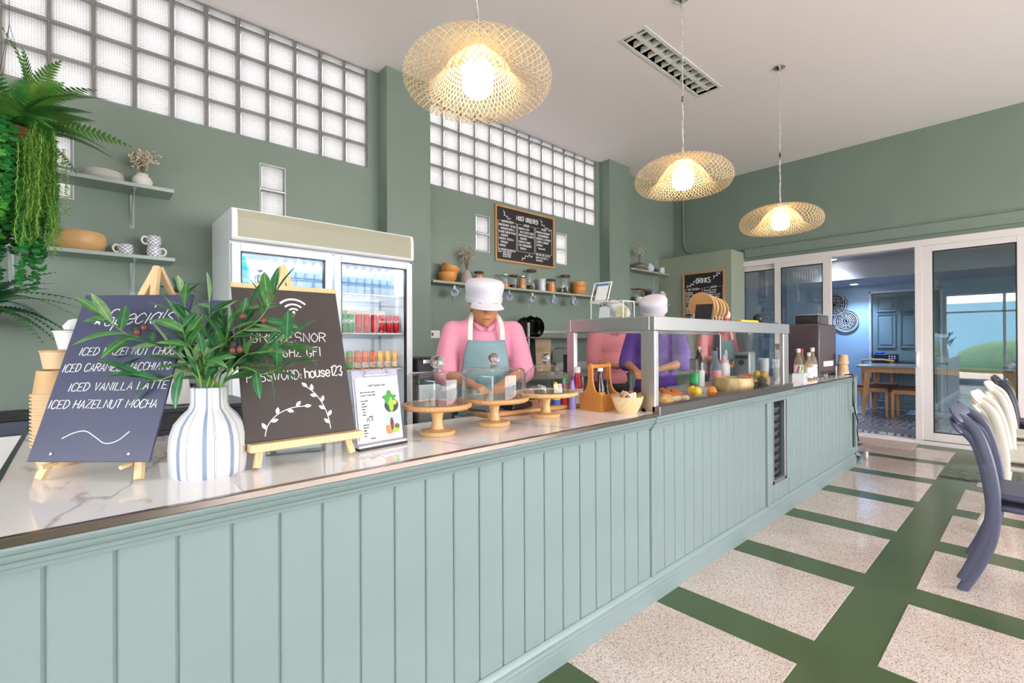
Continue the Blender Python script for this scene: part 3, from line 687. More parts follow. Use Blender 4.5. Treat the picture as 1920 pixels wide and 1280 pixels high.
# ---------------------------------------------------------------- easels with chalkboards
def easel(name, label, loc, rz, lean, legs, apex, back, W):
    t = thing(name, label, 'easel', loc, rz, 'wooden table easels')
    for a in legs:
        d = Vector(apex)-Vector(a); MB().tube([a, tuple(Vector(a)+d*1.02)], .0135, 4, flat=.75, up=(0, 1, 0)).build('front_leg', W_pine, t, smooth=0, bevel=.0015)
    MB().tube([back, (apex[0], apex[1]+.012, apex[2]+.01)], .0115, 4, flat=.8, up=(0, 1, 0)).build('back_leg', W_pine, t, smooth=0, bevel=.0015)
    return t
# left one, turned to face down the room
az = math.atan2(-.174, .185)
ea = easel('table_easel', 'pale pine table easel holding the blue-black specials board', (.02, 1.61, CT), az, .38, ((-.127, .0, .006), (.127, 0, .006)), (.004, .220, .565), (.13, .44, .005), .31)
for x in (-.10, .10): MB().tube([(x, .02, .044), (x*1.0, -.022, .041)], .006, 6).build('peg', W_pine, ea)
ln = math.atan(.38)
ba = thing('chalkboard', 'leaning blue-black chalkboard listing iced coffee specials', 'chalkboard', (.02-.001*.685, 1.61-.001*.728, CT+.05), (-ln, 0, az))
MB().box(-.156, .156, -.003, .003, 0, .466).build('board', M_slate, ba, smooth=0, bevel=.001)
m = MB()
for x in (-.10, .10): m.lathe([(0, 0), (.004, 0), (.004, .002), (0, .003)], 10, M=Matrix.Translation((x, -.003, .02)) @ Matrix.Rotation(PI/2, 4, 'X'))
m.build('screws', M_steel, ba)
f0 = lambda u, v: (u, -.0034, v)
text_mesh([('ICED HAZELNUT CHOC', -.116, .283, .0215, .0011, .12, 'l', .01, .262), ('ICED CARAMEL MACCHIATO', -.146, .236, .0215, .0011, .12, 'l', .02, .292), ('ICED VANILLA LATTE', -.112, .182, .0215, .0011, .12, 'l', .03, .262), ('ICED HAZELNUT MOCHA', -.150, .136, .0215, .0011, .12, 'l', .01, .286)], f0, 'lettering', M_chalk, ba)
text_mesh([('Specials', -.075, .370, .048, .0015, .35, 'l', .05, .19)], f0, 'title_script', M_chalk, ba)
m = MB(); put_strokes(m, [spline([(-.085, .058), (-.06, .072), (-.03, .077), (.0, .062), (.03, .046), (.06, .052), (.085, .076)], 24)], .0012, f0); m.build('wave_mark', M_chalk, ba)
for (x, y, r) in ((-.092, .385, .014), (.03, .340, .006)):
    q = [((x+(r if k % 2 == 0 else r*.42)*math.sin(k*PI/5+.2)), y+(r if k % 2 == 0 else r*.42)*math.cos(k*PI/5+.2)) for k in range(10)]
    MB().prism(q, -.0031, -.0045, lambda u, v, t: (u, t, v)).build('star_mark', M_chalk, ba, smooth=0)
# right one, square to the counter
eb = easel('table_easel', 'pale pine easel with bottom rail carrying the brown wifi board', (.495, 1.44, CT), 0, .35, ((-.135, -.006, .006), (.135, -.006, .006)), (.0, .211, .588), (.0, .33, .005), .31)
MB().box(-.155, .163, -.026, .016, .052, .074).build('rail', W_pine, eb, smooth=0, bevel=.002)
bb = thing('chalkboard', 'brown chalkboard with the wifi name and password', 'chalkboard', (.490, 1.447, CT+.075), (-math.atan(.35), 0, 0))
MB().box(-.155, .155, -.003, .003, 0, .462).build('board', M_brownb, bb, smooth=0, bevel=.001)
MB().box(-.157, .157, -.007, .007, .462, .478).build('top_rail', W_pine, bb, smooth=0, bevel=.002)
m = MB()
for r, w in ((.048, .0033), (.031, .003), (.016, .0028)):
    put_strokes(m, [[((.012+r*1.05*math.cos(a)), .385+r*math.sin(a)) for a in [PI*.23+PI*.54*i/14 for i in range(15)]]], w, f0, 6)
m.lathe([(0, 0), (.0045, 0), (.004, .0012), (0, .0015)], 12, M=Matrix.Translation((.012, -.003, .389)) @ Matrix.Rotation(PI/2, 4, 'X'))
tag(m.build('wifi_symbol', M_chalk, bb), kind='stuff')
text_mesh([('GROVESNOR', -.118, .290, .030, .0015, .05, 'l', 0, .216), ('5GHZ GFI', -.054, .243, .030, .0015, .05, 'l', 0, .132), ('PASSWORD:', -.138, .170, .028, .0014, .05, 'l', .02, .150), ('house123', .022, .174, .032, .0022, .05, 'l', .03, .115)], f0, 'lettering', M_chalk, bb)
m = MB(); sprig(m, [(-.105, .012), (-.095, .042), (-.068, .070), (-.028, .086), (.008, .088)], .022, f0, .0013, 6, .5); sprig(m, [(.078, .012), (.076, .045), (.066, .085), (.048, .12), (.025, .145)], .022, f0, .0013, 7, .5)
tag(m.build('leaf_sprigs', M_chalk, bb, smooth=0), kind='stuff')
# ---------------------------------------------------------------- striped vase with olive branches
def striped():
    m, N, L, out = mat_nodes('striped_ceramic')
    tc = N('ShaderNodeTexCoord'); g = N('ShaderNodeTexGradient', gradient_type='RADIAL'); mu = N('ShaderNodeMath', operation='MULTIPLY'); mu.inputs[1].default_value = 9
    fr = N('ShaderNodeMath', operation='FRACT'); rp = N('ShaderNodeValToRGB'); rp.color_ramp.interpolation = 'CONSTANT'; e = rp.color_ramp.elements
    wh = lin((205, 206, 208))+(1,); bl = lin((128, 142, 166))+(1,); dk = lin((84, 88, 98))+(1,)
    e[0].position = 0; e[0].color = wh; e[1].position = .18; e[1].color = bl
    for p, c in ((.34, wh), (.60, dk), (.615, wh), (.645, dk), (.66, wh)): x = e.new(p); x.color = c
    b = N('ShaderNodeBsdfPrincipled'); b.inputs['Roughness'].default_value = .45
    L(tc.outputs['Object'], g.inputs[0]); L(g.outputs['Fac'], mu.inputs[0]); L(mu.outputs[0], fr.inputs[0]); L(fr.outputs[0], rp.inputs[0]); L(rp.outputs[0], b.inputs[0]); L(b.outputs[0], out.inputs[0])
    return m
VX, VY = .262, 1.505
prof = [(0, 0), (.090, 0), (.094, .006), (.096, .03), (.097, .07), (.094, .105), (.084, .135), (.066, .158), (.051, .172), (.046, .185), (.0455, .228), (.043, .230), (.041, .226), (.042, .18), (.06, .155), (.08, .12), (.088, .07), (.085, .01), (0, .008)]
prof = [(r*.955, z) for r, z in prof]
o = MB().lathe(prof, 48).build('vase', striped(), loc=(VX, VY, CT), rot=.4); tag(o, 'wide white vase with blue-grey vertical stripes on the counter', 'vase')
def leaf_mat(name, col, vein, tipc=None):
    m, N, L, out = mat_nodes(name)
    tc = N('ShaderNodeTexCoord'); sx = N('ShaderNodeSeparateXYZ'); L(tc.outputs['Object'], sx.inputs[0])
    ab = N('ShaderNodeMath', operation='ABSOLUTE'); L(sx.outputs['Y'], ab.inputs[0])
    no = N('ShaderNodeTexNoise'); no.inputs['Scale'].default_value = 40; L(tc.outputs['Object'], no.inputs[0])
    r1 = N('ShaderNodeValToRGB'); c = lin(col); e = r1.color_ramp.elements; e[0].position = .3; e[0].color = tuple(v*.72 for v in c)+(1,); e[1].position = .7; e[1].color = tuple(min(1, v*1.2) for v in c)+(1,); L(no.outputs[0], r1.inputs[0])
    r2 = N('ShaderNodeMapRange'); r2.inputs['From Min'].default_value = .0006; r2.inputs['From Max'].default_value = .0022; r2.inputs['To Min'].default_value = .75; r2.inputs['To Max'].default_value = 0; L(ab.outputs[0], r2.inputs[0])
    mx = N('ShaderNodeMix', data_type='RGBA'); mx.inputs[7].default_value = lin(vein)+(1,); L(r2.outputs[0], mx.inputs[0]); L(r1.outputs[0], mx.inputs[6]); last = mx.outputs[2]
    if tipc:
        r3 = N('ShaderNodeMapRange'); r3.inputs['From Min'].default_value = .035; r3.inputs['From Max'].default_value = .075; L(sx.outputs['X'], r3.inputs[0])
        m2 = N('ShaderNodeMix', data_type='RGBA'); m2.inputs[7].default_value = lin(tipc)+(1,); L(r3.outputs[0], m2.inputs[0]); L(last, m2.inputs[6]); last = m2.outputs[2]
    b = N('ShaderNodeBsdfPrincipled'); b.inputs['Roughness'].default_value = .42; L(last, b.inputs[0]); L(b.outputs[0], out.inputs[0]); return m
M_leaf = [leaf_mat('olive_leaf_a', (72, 128, 66), (140, 176, 120)), leaf_mat('olive_leaf_b', (44, 104, 62), (110, 156, 104)), leaf_mat('olive_leaf_c', (118, 152, 104), (170, 190, 150)), leaf_mat('olive_leaf_dry', (70, 120, 60), (140, 170, 110), (176, 140, 84))]
M_stem = mat('olive_stem', (110, 150, 70), .5)
def leaf_mesh(L, W, bend, material, name='leaf', fold=.25, seg=8):
    m = MB(); rows = []
    for k in range(seg+1):
        t = k/seg; w = W*.5*math.sin(PI*min(1, t*.97+.03))**.75*(1 if t < .98 else .15); x = L*t; z = -bend*L*t*t
        rows.append(((x, -w, z+w*fold), (x, 0, z), (x, w, z+w*fold)))
    for a, b in zip(rows, rows[1:]):
        m.quad(a[0], a[1], b[1], b[0]); m.quad(a[1], a[2], b[2], b[1])
    return m.mesh(name, material, smooth=60)
LEAF = [leaf_mesh(.098, .027, b, M_leaf[i]) for i, b in ((0, .15), (1, .3), (2, .05), (0, .4), (1, .1), (3, .5))]
LEAFS = LEAF[:]
def orient(o, pos, d, roll, scale=1.0):
    x = Vector(d).normalized(); up = Vector((0, 0, 1)) if abs(x.z) < .95 else Vector((1, 0, 0))
    y = up.cross(x).normalized(); z = x.cross(y)
    R = Matrix((x, y, z)).transposed() @ Matrix.Rotation(roll, 3, 'X')
    o.rotation_euler = R.to_euler(); o.location = pos; o.scale = (scale,)*3
rr = random.Random(11)
rv, uv, wv = Vector((.741, -.672, 0)), Vector((0, 0, 1)), Vector((.672, .741, 0))
bq = thing('olive_bouquet', 'artificial olive branches with long green leaves and a few dark olives', 'plant', (VX, VY, CT+.16))
M_olive = mat('ripe_olive', (96, 52, 48), .3, var=.4, vscale=40)
for bi, (dx, dy, dz) in enumerate(((-205, 165, -.04), (-170, 95, .06), (-80, 215, .04), (-25, 150, -.07), (-15, 205, .03), (60, 140, -.03), (85, 195, .02), (155, 215, -.02), (200, 120, -.04), (165, 45, -.01), (-120, 30, -.05), (40, 80, -.10), (110, 110, .06))):
    s = .00140; tip = rv*dx*s*.86+uv*(dy*s*.80+.072)+wv*dz
    base = Vector((rr.uniform(-.02, .02), rr.uniform(-.02, .02), .0)); mid = base+Vector((0, 0, .07))+tip*.35
    path = spline([tuple(base), tuple(base+Vector((0, 0, .06))+tip*.08), tuple(mid+Vector((0, 0, .01))), tuple(tip*.75+uv*.012), tuple(tip)], 24)
    st = MB().tube(path, [.0028-.0018*k/24 for k in range(25)], 6).build('branch', M_stem, bq)
    ln_ = tip.length; n = max(7, int(ln_/.018))
    for k in range(n):
        f = .30+.70*k/(n-1) if n > 1 else 1; i = min(int(f*24), 24); p = Vector(path[i]); q = Vector(path[max(i-1, 0)]); d = (p-q).normalized()
        side = (rv*rr.choice((-1, 1))*rr.uniform(.4, 1)+uv*rr.uniform(-.4, .6)+wv*rr.uniform(-.7, .7)); side = (side-d*side.dot(d)).normalized()
        dd = d*rr.uniform(.45, .95)+side*rr.uniform(.5, .9) if k < n-1 else d
        o = place('leaf', LEAF[rr.choice((0, 0, 1, 1, 2, 2, 3, 4, 4, 5) if bi in (7, 8, 9) else (0, 0, 1, 1, 2, 2, 3, 4, 4))], st); orient(o, p, dd, rr.uniform(-.8, .8), rr.uniform(.65, 1.12))
for (dx, dy, dz) in ((-118, 118, -.05), (-104, 128, -.05), (88, 152, -.04), (135, 142, -.05), (80, 78, -.07), (92, 80, -.065)):
    p = rv*dx*.0013+uv*(dy*.0012+.075)+wv*dz
    MB().ball((0, 0, 0), .0085, 12, 8, (1, 1, 1.2)).build('olive', M_olive, bq, loc=p)
# ---------------------------------------------------------------- flip menu of pressed juices
hz = math.atan2(.019, .183)
t = thing('flip_menu', 'ring-bound cold pressed juice menu on an acrylic stand', 'menu', (.750, 1.492, CT), hz)
MB().box(-.092, .092, -.03, .05, 0, .008).build('base_plate', M_black, t, smooth=0, bevel=.002)
MB().box(-.092, .092, -.028, .045, .008, .015).build('base_edge', M_white, t, smooth=0, bevel=.002)
lm = Matrix.Translation((0, -.01, .018)) @ Matrix.Rotation(-.16, 4, 'X')
MB().box(-.088, .088, -.001, .004, 0, .24, lm).build('back_panel', mat('lilac_acrylic', (186, 180, 205), .2, alpha=.75), t, smooth=0, bevel=.001)
MB().box(-.080, .084, -.004, -.002, .012, .215, lm).build('page', M_paper, t, smooth=0)
fm = lambda u, v: tuple(lm @ Vector((u, -.0048, v)))
M_ink = mat('print_ink', (54, 54, 66), .7)
text_mesh([('Cold Pressed Juice', .0, .184, .0075, .0005, 0, 'c')], fm, 'title_print', M_ink, t)
ls = [('Rich in fibre and vitamins', -.064, .164, .0045), ('no water no sugar added', -.064, .154, .0045), ('Green detox', -.064, .136, .0045), ('Apple', -.062, .127, .0045), ('Cucumber', -.062, .118, .0045), ('Celery', -.062, .109, .0045), ('Lemon', -.062, .100, .0045), ('Ginger', -.062, .091, .0045), ('Red boost', -.062, .058, .0045), ('Beetroot', -.062, .049, .0045), ('Apple', -.062, .040, .0045), ('Carrot', -.062, .031, .0045), ('Lime', -.062, .022, .0045)]
text_mesh([(a, b, c, d, .00045) for a, b, c, d in ls], fm, 'list_print', M_ink, t)
text_mesh([('125 B', -.050, .070, .011, .0006, .1)], fm, 'price_mark', M_ink, t)
m = MB(); m.box(-.04, -.025, -.0052, -.004, .083, .087, lm); m.box(-.04, -.022, -.0052, -.004, .012, .016, lm); m.build('redaction_bar', M_black, t, smooth=0)
def flat_blob(cx, cy, rx, ry, y, col, name, parent, M=lm, n=20, wob=.12):
    q = [(cx+rx*(1+wob*math.sin(5*a))*math.cos(a), cy+ry*(1+wob*math.cos(4*a))*math.sin(a)) for a in [2*PI*k/n for k in range(n)]]
    return MB().prism(q, y, y-.0005, lambda u, v, w: tuple(M @ Vector((u, w, v)))).build(name, mat('print_'+col, {'green': (64, 150, 60), 'lime': (150, 196, 70), 'yellow': (240, 206, 70), 'charcoal': (58, 62, 58), 'sky': (176, 212, 222), 'wine': (120, 44, 48), 'orange': (232, 132, 52), 'brown': (110, 84, 60), 'white': (240, 240, 236)}[col], .6), parent, smooth=0)
flat_blob(.050, .115, .028, .024, -.0045, 'charcoal', 'photo_bowl', t, wob=0); flat_blob(.043, .140, .024, .022, -.0050, 'green', 'photo_greens', t, wob=.3); flat_blob(.048, .118, .010, .024, -.0055, 'lime', 'photo_celery', t); flat_blob(.062, .124, .008, .008, -.0055, 'yellow', 'photo_lemon', t, wob=0)
MB().box(.018, .080, -.005, -.0042, .020, .082, lm).build('photo_ground', mat('print_sky', (176, 212, 222), .6), t, smooth=0)
flat_blob(.045, .052, .007, .022, -.0053, 'wine', 'photo_bottle', t, wob=0); flat_blob(.028, .040, .009, .011, -.0053, 'orange', 'photo_grapefruit', t, wob=0); flat_blob(.064, .042, .010, .010, -.0053, 'brown', 'photo_beet', t, wob=0); flat_blob(.034, .027, .014, .007, -.0056, 'orange', 'photo_carrots', t, wob=.2); flat_blob(.058, .029, .013, .008, -.0056, 'lime', 'photo_lime', t, wob=0)
for x in (-.042, .042):
    MB().tube([tuple(lm @ Vector((x, -.004+.016*math.sin(a)*-1+.012, .232+.018*math.cos(a)))) for a in [2*PI*k/16 for k in range(17)]], .0013, 6).build('ring', M_chrome, t)
MB().tube([tuple(lm @ Vector((x, -.006, .222))) for x in (-.045, .045)], .0016, 6).build('ring_bar', M_chrome, t)
# sign holder under the easel rail
t = thing('sign_holder', 'clear acrylic card holder half hidden behind the brown board', 'card holder', (.515, 1.60, CT), -.33)
MB().box(-.085, .085, -.03, .04, 0, .004).build('foot', M_glass, t, smooth=0)
MB().box(-.07, .075, -.002, .0, .008, .115).build('card', mat('card_pale', (206, 222, 228), .5), t, smooth=0)
MB().quad((-.085, -.006, .004), (.085, -.006, .004), (.085, -.006, .12), (-.085, -.006, .12)).build('front_sheet', M_glass, t, smooth=0)
text_mesh([('Grab', -.055, .028, .046, .0042, 0)], lambda u, v: (u, -.003, v), 'lettering', mat('grab_green', (24, 150, 74), .5), t)
# ---------------------------------------------------------------- stacked kraft bowls and cups
M_kraft = mat('kraft_paper', (206, 166, 120), .6, var=.06, vscale=10); M_kraftl = mat('pale_kraft', (222, 190, 152), .6)
bx_, by_ = -.042, 1.905
for k in range(15):
    r = thing('paper_bowl', ('lowest' if k == 0 else 'topmost' if k == 14 else 'nested')+' kraft paper bowl in the tall stack behind the specials board', 'paper bowl', (bx_, by_, CT+.0102*k), 0, 'stacked kraft bowls')
    if k == 0:
        wall_me = MB().lathe([(0, 0), (.044, 0), (.056, .058), (.0595, .058), (.0605, .0605), (.0590, .063), (.0560, .0625), (.0535, .058), (.043, .003), (0, .002)], 32).mesh('bowl_wall', M_kraftl)
    place('bowl_wall', wall_me, r)
zt = CT+.0102*14+.001
def cup(label, r0, r1, h, loc, body, rim, name='paper_cup', cat='cup', flip=False, group=None):
    t = thing(name, label, cat, loc, (PI, 0, 0) if flip else 0, group)
    if flip: t.location.z += h
    MB().lathe([(0, .004), (r0*.93, .004), (r0*.95, 0), (r0, 0), (r1, h), (r1*.96, h), (r0*.95, .006), (0, .006)], 28).build('cup_wall', body, t)
    MB().tube([((r1)*math.cos(a), (r1)*math.sin(a), h) for a in [2*PI*k/28 for k in range(29)]], .0025, 6).build('rim', rim, t)
    return t
cup('tan paper bowl standing upside down on the kraft stack', .050, .058, .066, (bx_+.004, by_, zt+.062), M_kraft, M_kraft, 'paper_bowl', 'paper bowl', True)
cup('small tan paper tub balanced high on the bowl stack', .044, .052, .050, (bx_+.012, by_, zt+.133), M_kraftl, M_kraft, 'paper_tub', 'tub')
cup('white plastic tub on top of the paper bowls', .034, .046, .052, (bx_+.034, by_, zt+.187), M_white, M_white, 'plastic_tub', 'tub')
o = MB().lathe([(0, .0), (.03, .002), (.034, .012), (.02, .03), (.008, .034), (0, .03)], 9).build('paper_napkin', M_paper, loc=(bx_+.04, by_, zt+.243)); tag(o, 'crumpled white napkin in the plastic tub', 'napkin')
# ---------------------------------------------------------------- till equipment behind the boards
t = thing('pos_terminal', 'dark tilted touch screen terminal behind the striped vase', 'monitor', (.50, 2.05, CT), -.15)
MB().box(-.09, .09, -.07, .09, 0, .02).build('foot', M_black, t, smooth=0, bevel=.006)
MB().tube([(0, .03, .02), (0, .05, .16), (0, .03, .25)], .022, 10).build('stem', M_black, t)
MB().box(-.17, .17, -.014, .014, 0, .26, Matrix.Translation((0, .0, .26)) @ Matrix.Rotation(-.25, 4, 'X')).build('screen', mat('slate_screen', (70, 70, 96), .3), t, smooth=0, bevel=.008)
t = thing('cash_drawer', 'black cash drawer box on the marble behind the vase', 'cash drawer', (.36, 2.42, CT), .05)
MB().box(-.17, .20, -.19, .19, 0, .10).build('box', mat('drawer_navy', (50, 50, 66), .4), t, smooth=0, bevel=.004)
MB().box(-.15, .18, -.196, -.19, .02, .085).build('drawer_front', M_black, t, smooth=0, bevel=.003)
t = thing('receipt_printer', 'white and black card terminal on the cash drawer', 'card terminal', (.30, 2.40, CT+.102), .3)
MB().prism([(-.07, 0), (.07, 0), (.05, .09), (-.02, .10)], -.04, .04, lambda u, v, w: (w, u, v)).build('body', M_white, t, smooth=0, bevel=.004)
MB().box(.042, .05, -.06, .06, .005, .08).build('side_plate', M_black, t, smooth=0)
t = thing('undercounter_appliance', 'white ice maker with dark vented top beyond the counter end', 'appliance', (-.36, 3.42, 0))
MB().box(-.22, .20, -.30, .30, .03, .84).build('cabinet', M_white, t, smooth=0, bevel=.01)
MB().box(-.225, .205, -.305, .305, .84, .90).build('top_frame', mat('slate_trim', (78, 84, 104), .4), t, smooth=0, bevel=.008)
for k in range(6): MB().box(.0, .19, -.27+k*.085, -.22+k*.085, .90, .908).build('vent_bar', M_black, t, smooth=0)
# ---------------------------------------------------------------- cake stands
W_lite = wood_mat('rubberwood', (218, 176, 122), .86, 7)
dglass = thin_glass('dome_glass', (.97, .98, .98), .012, 1.45, fall=2.4)
def cake_stand(x, y, R, rd, h, bell, label, glabel):
    t = thing('cake_stand', 'pale wooden pedestal cake stand '+label, 'cake stand', (x, y, CT), 0, 'wooden cake stands')
    MB().lathe([(0, 0), (.062, 0), (.067, .004), (.068, .010), (.063, .016), (.034, .020), (.026, .022)], 40).build('foot', W_lite, t)
    MB().lathe([(.027, .020), (.0235, .030), (.020, .05), (.020, .06), (.023, .078), (.030, .092), (.034, .098)], 28).build('stem', W_lite, t)
    MB().lathe([(0, .098), (R*.5, .098), (R*.93, .098), (R, .104), (R+.002, .110), (R, .116), (R*.95, .119), (R*.90, .116), (R*.88, .114), (0, .114)], 56).build('plate', W_oak if not bell else W_lite, t)
    c = thing('glass_dome', glabel, 'cloche', (x, y, CT+.1165), 0, 'glass cake domes')
    if bell: pr = [(rd, 0), (rd*.985, .03), (rd*.92, .065), (rd*.78, .096), (rd*.55, .118), (rd*.28, .128), (0, .130)]; top = .130
    else: pr = [(rd, 0), (rd, h*.75), (rd*.985, h*.88), (rd*.94, h*.96), (rd*.87, h), (.02, h+.004), (0, h+.004)]; top = h+.004
    MB().lathe(pr, 56).build('dome_wall', dglass, c)
    MB().lathe([(rd-.002, .0), (rd+.0015, .0), (rd+.0015, .004), (rd-.002, .004), (rd-.002, 0)], 56).build('dome_rim', dglass, c)
    kr = .026 if not bell else .0215
    MB().lathe([(0, top-.002), (.017, top), (.013, top+.008), (.013, top+.012)], 20).ball((0, 0, top+.012+kr*.9), kr, 20, 14).build('knob', mat('solid_glass', (240, 245, 245), .02, trans=1, ior=1.45), c)
cake_stand(1.006, 1.532, .129, .112, .118, False, 'nearest the juice menu', 'clear glass cake dome on the stand nearest the juice menu')
cake_stand(1.297, 1.545, .146, .135, .122, False, 'in the middle of the three', 'wide clear glass dome on the middle cake stand')
cake_stand(1.615, 1.55, .150, .108, .13, True, 'nearest the sauce bottles', 'bell shaped glass dome on the cake stand nearest the sauces')
# prep board and things behind the stands
t = thing('prep_table', 'steel prep table standing behind the counter', 'table', (1.78, 2.0, 0))
MB().box(-.38, .3, -.19, -.02, .86, .885).build('top', M_steel, t, smooth=0, bevel=.003)
for a in (-.36, .28):
    for b in (-.17, -.04): MB().cyl((a, b, 0), (a, b, .86), .016, n=10).build('leg', M_steel, t)
t = MB().box(-.34, .33, -.145, .145, 0, .022).build('cutting_board', W_oak, bevel=.006, loc=(1.735, 1.80, CT+.001), rot=-.10); tag(t, 'large wooden cutting board lying behind the cake stands', 'cutting board')
t = thing('card_reader', 'black handheld card reader on the cutting board', 'card reader', (1.60, 1.735, CT+.024), .25)
MB().prism([(-.09, 0), (.09, 0), (.09, .022), (.03, .042), (-.085, .034)], -.04, .04, lambda u, v, w: (u, w, v)).build('body', M_black, t, smooth=0, bevel=.006)
t = MB().box(-.10, .10, -.07, .07, 0, .008).build('tablet', mat('tablet_glass', (66, 74, 84), .15), bevel=.003, loc=(1.49, 1.80, CT+.024), rot=.1); tag(t, 'flat dark tablet lying on the cutting board', 'tablet')
t = cup('clear plastic tub behind the juice menu', .045, .06, .085, (.93, 1.73, CT), M_glass, M_glass, 'plastic_tub', 'tub')
# ---------------------------------------------------------------- sauces, caddy, snack bowl
def bottle(name, label, cat, loc, body, mbody, cap, mcap, label_band=None, group=None, rz=0, extra=None):
    t = thing(name, label, cat, loc, rz, group)
    MB().lathe(body, 22).build('body', mbody, t)
    MB().lathe(cap, 18).build('cap', mcap, t)
    if label_band:
        r, z0, z1, ml = label_band; MB().lathe([(r, z0), (r+.0006, z0), (r+.0006, z1), (r, z1)], 22).build('label_band', ml, t)
    return t
M_red = mat('ketchup_red', (176, 26, 28), .3); M_yel = mat('mustard_yellow', (238, 200, 40), .4); M_grn = mat('cap_green', (20, 158, 86), .4); M_lab = mat('label_white', (236, 234, 230), .5); M_labr = mat('label_red', (200, 44, 44), .5)
M_soy = mat('soy_dark', (40, 24, 20), .12); M_spice = mat('peppercorns', (92, 74, 66), .6, var=.6, vscale=160); M_pink = mat('pink_salt', (232, 170, 168), .6, var=.3, vscale=160); M_lil = mat('lilac_plastic', (150, 140, 205), .4); M_org = mat('label_orange', (232, 150, 60), .5)
squeeze = lambda r, h: [(0, 0), (r*.95, 0), (r, .005), (r, h*.62), (r*.92, h*.70), (r*.55, h*.9), (r*.5, h), (0, h)]
bottle('sauce_bottle', 'red chilli sauce bottle with green nozzle cap', 'bottle', (1.885, 1.665, CT), squeeze(.026, .135), M_red, [(0, .135), (.016, .135), (.017, .15), (.009, .165), (.004, .185), (0, .186)], M_grn, (.0262, .02, .075, M_labr), 'sauce bottles on the counter')
bottle('ketchup_bottle', 'tall ketchup bottle with white cap and neck label', 'bottle', (1.975, 1.66, CT), squeeze(.03, .185), M_red, [(0, .183), (.0175, .183), (.0175, .212), (.016, .214), (0, .214)], M_white, (.0302, .02, .10, M_lab), 'sauce bottles on the counter')
bottle('mustard_bottle', 'yellow mustard bottle with red and blue label', 'bottle', (1.838, 1.690, CT), squeeze(.024, .115), M_yel, [(0, .115), (.013, .115), (.012, .125), (.005, .14), (0, .141)], M_yel, (.0242, .015, .05, mat('label_blue', (70, 110, 190), .5)), 'sauce bottles on the counter')
bottle('pepper_jar', 'square clear jar of mixed peppercorns', 'jar', (1.80, 1.725, CT), [(0, 0), (.022, 0), (.022, .075), (.018, .08), (0, .08)], M_spice, [(0, .08), (.02, .08), (.02, .098), (0, .098)], M_white, None, 'sauce bottles on the counter')
bottle('salt_jar', 'jar of pink salt beside the peppercorns', 'jar', (1.742, 1.695, CT), [(0, 0), (.021, 0), (.021, .07), (.018, .074), (0, .074)], M_pink, [(0, .074), (.019, .074), (.019, .09), (0, .09)], M_lab, None, 'sauce bottles on the counter')
t = thing('wooden_caddy', 'honey coloured wooden condiment caddy with dowel handle', 'caddy', (1.905, 1.452, CT))
end = spline([(0, .085), (.022, .092), (.042, .115), (.052, .16), (.053, .225)], 12); full = [(.0, 0), (0, .085)]+end[1:]+[(.057, .236), (.067, .241), (.077, .236)]+[(.134-u, v) for u, v in reversed(end)]+[(.134, 0)]
for x in (0, .145): MB().prism(full, x, x+.010, lambda u, v, w: (w, u, v)).build('end_panel', W_teak, t, smooth=0, bevel=.001)
for y in (0, .124): MB().box(.010, .145, y, y+.010, 0, .085).build('side_panel', W_teak, t, smooth=0, bevel=.001)
MB().box(.010, .145, .010, .124, .0, .008).build('bottom_panel', W_teak, t, smooth=0)
MB().cyl((-.008, .067, .222), (.163, .067, .222), .011, n=14).build('handle_bar', W_teak, t)
cx = 1.905
bottle('soy_bottle', 'dark soy sauce bottle with white cap in the caddy', 'bottle', (cx+.045, 1.49, CT+.009), [(0, 0), (.023, 0), (.024, .11), (.012, .15), (.011, .19), (0, .19)], M_soy, [(0, .19), (.014, .19), (.014, .206), (0, .206)], M_white, (.0245, .03, .085, M_org), 'bottles in the caddy')
bottle('vinegar_bottle', 'small dark bottle with black and red cap in the caddy', 'bottle', (cx+.098, 1.492, CT+.009), [(0, 0), (.022, 0), (.023, .07), (.012, .10), (.011, .12), (0, .12)], M_soy, [(0, .12), (.0135, .12), (.0135, .145), (0, .145)], M_black, (.0235, .02, .06, M_lab), 'bottles in the caddy')
bottle('hot_sauce_bottle', 'red capped hot sauce bottle in the caddy', 'bottle', (cx+.11, 1.547, CT+.009), [(0, 0), (.021, 0), (.022, .08), (.011, .12), (.010, .15), (0, .15)], M_red, [(0, .15), (.0125, .15), (.0125, .17), (0, .17)], M_red, (.0225, .02, .07, M_lab), 'bottles in the caddy')
bottle('dressing_bottle', 'lilac squeeze bottle beside the caddy', 'bottle', (1.878, 1.612, CT), squeeze(.018, .15), M_lil, [(0, .15), (.011, .15), (.008, .165), (0, .17)], mat('violet_cap', (80, 60, 170), .4), None, 'sauce bottles on the counter')
bottle('mayonnaise_bottle', 'white squeeze bottle in the caddy', 'bottle', (cx+.04, 1.55, CT+.009), squeeze(.018, .15), M_white, [(0, .15), (.011, .15), (.007, .17), (0, .172)], M_white, None, 'bottles in the caddy')
t = MB().lathe([(0, 0), (.043, 0), (.046, .003), (.058, .025), (.070, .052), (.078, .082), (.073, .082), (.063, .05), (.04, .012), (0, .008)], 40).build('snack_bowl', wood_mat('striped_bowl_wood', (232, 200, 152), .78, 10, stretch=(1, 1, .1)), loc=(1.982, 1.352, CT)); tag(t, 'small slatted wooden bowl of sugar packets beside the caddy', 'bowl')
M_pack = mat('packet_brown', (176, 140, 110), .5, var=.4, vscale=60)
